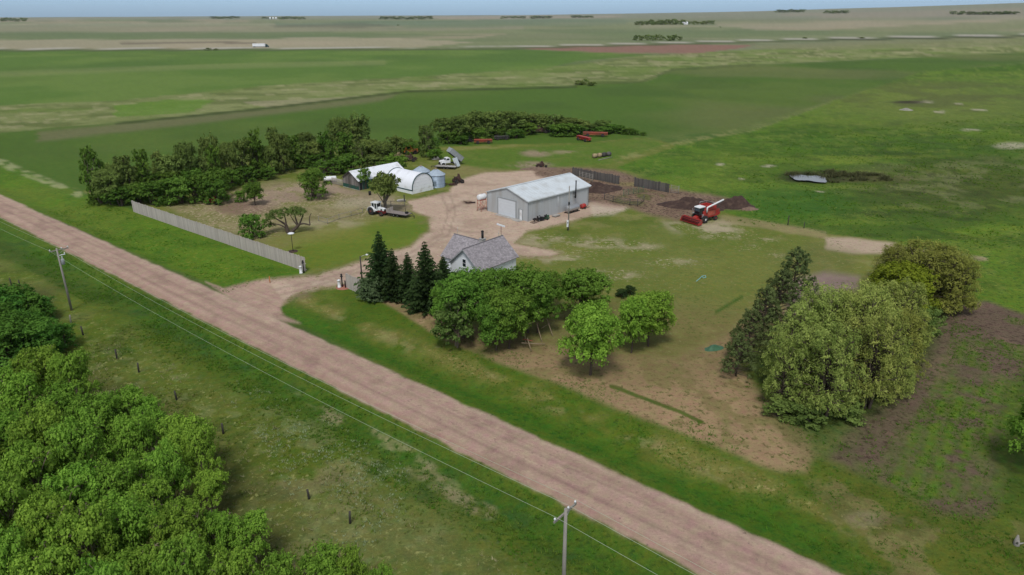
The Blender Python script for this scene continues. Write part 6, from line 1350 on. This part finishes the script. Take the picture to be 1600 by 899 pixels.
# far shelterbelt behind the machinery
fb_ = [(668,246,196,24),(664,236,188,16),(690,220,178,26),(702,222,182,26),(716,222,180,28),(730,220,178,28),(744,216,172,30),(758,214,176,30),(772,214,174,30),(786,212,176,28),(798,210,174,28),(812,208,174,32),(826,206,172,32),(842,204,172,30),(856,206,178,28),(868,208,180,30),(884,208,178,32),(898,208,180,30),(912,206,182,28),(926,206,188,26),(940,206,190,24)]
for i, (px, yb, yt, w) in enumerate(fb_):
    T(('belt', 'maple', 'hedge')[i % 3], px, yb, yt+trnd.choice((-3, 0, 5)), w*1.2, '%s tree from the left in the dark belt beyond the machinery' % ORD[i], group='trees of the far shelterbelt', name='shelterbelt_tree', lm='belt')
for i, (px, yb, yt, w) in enumerate([(700,224,204,26),(722,222,206,26),(750,220,200,28),(806,216,202,24),(870,212,194,30),(886,212,192,30),(902,210,194,26),(954,208,194,24),(968,208,196,22),(982,210,200,20),(992,211,203,14),(1005,212,206,10),(720,226,212,20),(676,238,214,22),(940,210,198,26),(640,240,222,24),(655,236,220,20),(776,216,200,26),(826,210,192,26)]):
    T('hedge', px, yb, yt, w*1.1, '%s low bush from a scattered row along the far belt beyond the machinery' % ORD[i], cat='bush', group='bushes along the far shelterbelt', lm='hedge')
# thicket at the left edge
for i, (px, yb, yt, w) in enumerate([(-20,500,440,70),(20,505,446,60),(50,505,458,50),(66,500,462,34),(-10,545,476,80),(40,540,482,60),(76,545,500,40),(10,575,505,80),(-50,540,460,80),(80,560,510,36),(60,560,500,60),(20,560,490,70),(100,545,505,34),(0,520,450,70),(36,492,450,50)]):
    T('dark', px, yb, yt, w*1.15, '%s bush of the dark green thicket at the left edge, counted downwards' % ORD[i], cat='bush', group='bushes of the dark thicket')
# near woods: bright young maples
tops = [(50,528,8.5,95),(108,545,8,80),(20,575,8.5,90),(85,585,8,90),(190,588,7.5,84),(225,612,6.5,60),(140,612,8,95),(0,630,8.5,100),(60,640,8.5,95),(115,655,8.5,100),(272,636,7.5,100),(310,665,7,64),(205,650,7.5,90),(175,700,8.5,105),(250,690,7.5,90),(40,695,8.5,110),(110,720,8.5,100),(320,716,5.5,66),(-10,750,9,120),(60,765,9,115),(185,765,8.5,110),(270,768,8.5,105),(230,740,7,90),(335,790,6,70),(380,790,5.5,90),(120,800,9,120),(0,830,9,120),(60,850,9,125),(200,830,8.5,115),(280,845,8.5,110),(360,845,8,95),(430,870,7.5,100),(500,850,6.5,90),(545,838,7,64),(590,880,6,70),(140,880,9,125),(0,900,9,130),(80,930,9,130)]
far_out = [(220,920,9,120),(300,920,9,120),(390,920,8.5,120),(470,935,8,120),(560,930,7.5,110),(640,960,7,100),(-70,560,9,110),(-80,660,9,120),(-90,770,9,130),(-110,880,9,140),(-60,610,9,100),(0,1000,9,130),(120,1000,9,130),(240,1000,9,130),(360,1000,9,130),(480,1010,8,130),(-130,720,9,130)]
for i, (px, py, h, w) in enumerate(tops + far_out):
    g = gp(px, py+12, h*.97); dep = g.y*CP-(h*.7-H)*SP
    lb = '%s bright green maple of the near woods, counted from the top left down' % ORD[i] if i < len(ORD) else None
    h = h*trnd.uniform(.86, 1.12)
    tree('maple_light', g, h, w*dep/F*trnd.uniform(.76, .96), lb or '%s maple of the near woods along the photo edges' % ORD[i-len(ORD)], group='maples of the near woods', bark=M['twig'])
# distant clumps of trees on the plain
far_c = [((1028,63.5), 38, 8, 9, 'round grove above the far red brown field'), ((1015,39.5), 24, 5.5, 12, 'left part of the farm grove on the plain'), ((1045,38.5), 30, 7, 12, 'middle part of the farm grove on the plain'), ((1095,38.2), 20, 5, 9, 'right part of the farm grove on the plain'),
         ((352,29.5), 22, 3.5, 7, 'low dark grove near the left horizon'), ((455,30.5), 20, 4, 7, 'dark grove near the horizon beside white bins'), ((418,30), 8, 3, 3, 'tiny dark grove left of the distant white bins'), ((635,30.5), 40, 4, 11, 'long dark grove at the horizon left of the middle'),
         ((802,29), 18, 3.5, 6, 'small dark grove at the horizon near the middle'), ((846,29.3), 16, 3.5, 5, 'second small grove at the horizon near the middle'), ((910,28), 16, 3.5, 5, 'small dark grove at the horizon right of the middle'), ((1235,19.5), 22, 4, 7, 'dark grove on the rising land, left of two'), ((1307,21), 18, 4, 6, 'dark grove on the rising land, right of two'),
         ((1530,22.8), 44, 4.5, 13, 'long dark grove on the rising land at the far right'), ((1575,22.5), 16, 4, 5, 'short grove at the right end of the rising land'), ((20,34), 24, 5, 8, 'dark grove at the far left horizon')]
for (c, half, hp, n, lb) in far_c:
    g0 = gp(*c); sc = F/(g0.y*CP-(0-H)*SP*0+40*SP)
    for k in range(n):
        x = c[0]-half+2*half*(k+.5)/n; g = gp(x, c[1]+trnd.uniform(-.5, .5)); s_ = F/max(50, g.y*CP)
        hh = hp/s_*trnd.uniform(.7, 1.2)
        if hp > 4.5: tree('far', g, hh, hh*1.25, '%s tree in the %s' % (ORD[k], lb), cat='tree', group=lb, lm='belt')
        else: tree('far', g, hh, max(2*half/n*1.5/s_, hh*1.2), '%s tree in the %s' % (ORD[k], lb), cat='tree', group=lb, lm='belt')
for (px, py, w, h, lb) in [(325,79,9,4,'dark bush beside the highway left of the semi truck'),(338,79,7,3,'low dark bush right beside the highway bush'),(905,133,16,7,'dark bush in the dip at the edge of the crop field'),(925,134,14,6,'right hand bush in the dip at the edge of the crop field'),(915,132,12,8,'middle bush in the dip at the edge of the crop field'),(1045,61,0,0,''),(1257,60.8,8,2.5,'small dark bush beside the highway right of the middle'),(1345,60.3,12,2.2,'low dark bush line beside the highway at the right'),(1125,43.5,3,2,'lone tiny dark bush on the pale plain'),(622,40.3,4,1.5,'lone dark spot of brush on the far left plain')]:
    if w: T('far', px, py, py-h, w, lb, cat='bush', name='field_bush', lm='belt')
# distant white bins and buildings
r = empty('distant_farm', gp(427, 30.4), 0, 'tiny white farm buildings at the horizon between dark groves', 'farm')
for k in range(3): MB().lathe([(7, -2), (7, 12), (.5, 17)], 10, (-22+k*22, 0, 0)).build('silo', M['white'], r)
r = empty('distant_farm', gp(1070, 38.6), 0, 'tiny white farmhouse inside the far grove on the plain', 'farm'); mb = MB(); mb.prism([(-7, -1), (7, -1), (7, 5), (0, 9), (-7, 5)], 'x', -9, 9); mb.build('wall', M['white'], r)

# ------------------------------------------------------------------ loose vegetation on the ground (nobody could count it)
def tufts(name, n, sampler, h, w, lmn, kind='stuff', blades=5, seed=1):
    rng = np.random.RandomState(seed); x, y, s = sampler(rng, n); n = len(x); z = hz(x, y); B = blades
    ph = rng.uniform(0, 6.28, (n, B)); ln = rng.uniform(.5, 1.2, (n, B))*h*s[:, None]; sp = rng.uniform(.5, 1.5, (n, B))*ln; bw = w*rng.uniform(.6, 1.3, (n, B))*s[:, None]
    cx, cy = np.cos(ph), np.sin(ph); o = rng.normal(size=(n, B, 2))*w*1.2
    bx = x[:, None]+o[..., 0]; by = y[:, None]+o[..., 1]; bz = np.repeat(z[:, None]-.03, B, 1)
    A = np.stack([bx-cy*bw, by+cx*bw, bz], -1); Bv = np.stack([bx+cy*bw, by-cx*bw, bz], -1); Cv = np.stack([bx+cx*sp, by+cy*sp, bz+ln], -1)
    vs = np.stack([A, Bv, Cv], 2).reshape(-1, 3); lv = np.repeat(np.clip(rng.rand(n)*.6+rng.rand(n)*.3, 0, 1), B*3)
    me = np_mesh(name, vs, np.arange(len(vs)).reshape(-1, 3), {'lv': ('FLOAT', lv)}); return tag(link(name, me, LM[lmn]), kind=kind)
LM['grass'] = leafmat('grass_blades', lin(70, 96, 30), lin(122, 142, 60), .35, 0); LM['dry'] = leafmat('dry_grass_blades', lin(112, 112, 74), lin(178, 172, 132), .25, 0); LM['weed'] = leafmat('weed_leaves', lin(56, 92, 26), lin(104, 140, 46), .35, 0); LM['reed'] = leafmat('reeds', lin(60, 64, 40), lin(110, 112, 76), .3, 0)
def sample_n(n0, n1, t0, t1, cond=None, smin=.6, smax=1.3):
    def f(rng, n):
        a = rng.uniform(n0, n1, n); t = rng.uniform(t0, t1, n); x = a*RN[0]+t*RT[0]; y = a*RN[1]+t*RT[1]
        k = (y > 25)
        if cond: k &= cond(x, y, rng)
        x, y = x[k], y[k]; return x, y, rng.uniform(smin, smax, len(x))
    return f
nz = lambda x, y, sc, sd, r: fbm(x, y, sc, sd, 3) + r.uniform(-.16, .16, len(x))
offdrive = lambda x, y: np.abs(x*RT[0]+y*RT[1]+84) > 15
tufts('meadow_grass', 30000, sample_n(6, 38, -100, 14, lambda x, y, r: nz(x, y, 1/6., 1, r) > .52), .24, .035, 'grass', seed=2)
tufts('dry_grass', 9000, sample_n(6, 33, -95, 14, lambda x, y, r: nz(x, y, 1/5., 71, r) > .58), .26, .025, 'dry', seed=3)
tufts('ditch_grass', 14000, sample_n(34, 41.2, -150, 18, lambda x, y, r: nz(x, y, 1/3., 74, r) > .52), .22, .035, 'weed', seed=4)
tufts('verge_grass', 13000, sample_n(49.3, 62, -66, 34, lambda x, y, r: (nz(x, y, 1/3., 75, r) > .56)), .14, .035, 'weed', seed=5)
tufts('verge_grass', 6000, sample_n(49.4, 61, -175, -99, lambda x, y, r: (nz(x, y, 1/3., 76, r) > .56)), .16, .045, 'weed', seed=6)
def sampler_px(pts, cond=None, smin=.6, smax=1.3):
    q = [gp(*p) for p in pts]; xs = [p.x for p in q]; ys = [p.y for p in q]
    def f(rng, n):
        x = rng.uniform(min(xs), max(xs), n); y = rng.uniform(min(ys), max(ys), n); ins = np.zeros(n, bool)
        for i in range(len(q)):
            x1, y1, x2, y2 = xs[i], ys[i], xs[(i+1) % len(q)], ys[(i+1) % len(q)]
            ins ^= ((y1 > y) != (y2 > y)) & (x < (x2-x1)*(y-y1)/(y2-y1+1e-12)+x1)
        if cond: ins &= cond(x, y)
        return x[ins], y[ins], rng.uniform(smin, smax, ins.sum())
    return f
LM['sage'] = leafmat('silvery_weeds', lin(112, 130, 92), lin(176, 188, 150), .3, 0)
tufts('silver_weeds', 8000, sampler_px([(360,590),(440,620),(540,670),(640,735),(640,800),(560,870),(470,810),(420,700),(360,640)], lambda x, y: fbm(x, y, 1/3., 84, 3)+np.random.RandomState(5).uniform(-.12, .12, len(x)) > .54), .17, .03, 'sage', seed=11)
tufts('garden_weeds', 22000, sampler_px([(1490,475),(1540,470),(1640,500),(1660,660),(1580,760),(1548,806),(1470,800),(1400,760),(1340,735),(1440,640),(1480,560)], lambda x, y: (fbm(x, y, 1/6., 1, 4) > .5)), .12, .05, 'weed', seed=7)
tufts('clod_grass', 9000, sampler_px([(1120,560),(1200,640),(1280,710),(1300,800),(1600,880),(1600,560),(1480,470),(1330,690),(1250,640)], lambda x, y: fbm(x, y, 1/3., 77, 3)+np.random.RandomState(3).uniform(-.15, .15, len(x)) > .52), .18, .045, 'weed', seed=8)
tufts('pasture_grass', 36000, sampler_px([(1130,345),(1180,300),(1100,260),(1200,215),(1600,180),(1750,260),(1750,440),(1500,400),(1395,376),(1290,364)], lambda x, y: fbm(x, y, 1/5., 81, 3)+np.random.RandomState(4).uniform(-.15, .15, len(x)) > .54), .26, .07, 'weed', seed=9)
tufts('pond_reeds', 3400, sampler_px([(1222,272),(1300,267),(1380,274),(1395,283),(1300,287),(1284,279),(1276,275),(1262,273),(1246,275),(1236,280)], lambda x, y: fbm(x, y, 1/2.5, 83, 3) > .47), .9, .06, 'reed', seed=10)

# ------------------------------------------------------------------ the air: thin even haze over the whole plain
hb = MB(); hb.box(-13900, 13900, -13900, 13900, -9, 190); hme = hb.mesh('haze'); hm = bpy.data.materials.new('haze_air'); hm.use_nodes = True; hm.node_tree.nodes.clear()
pv = hm.node_tree.nodes.new('ShaderNodeVolumePrincipled'); pv.inputs['Color'].default_value = (0.78, 0.86, 0.95, 1); pv.inputs['Density'].default_value = 0.000022
ho = hm.node_tree.nodes.new('ShaderNodeOutputMaterial'); hm.node_tree.links.new(pv.outputs[0], ho.inputs['Volume']); tag(link('haze', hme, hm), kind='stuff')
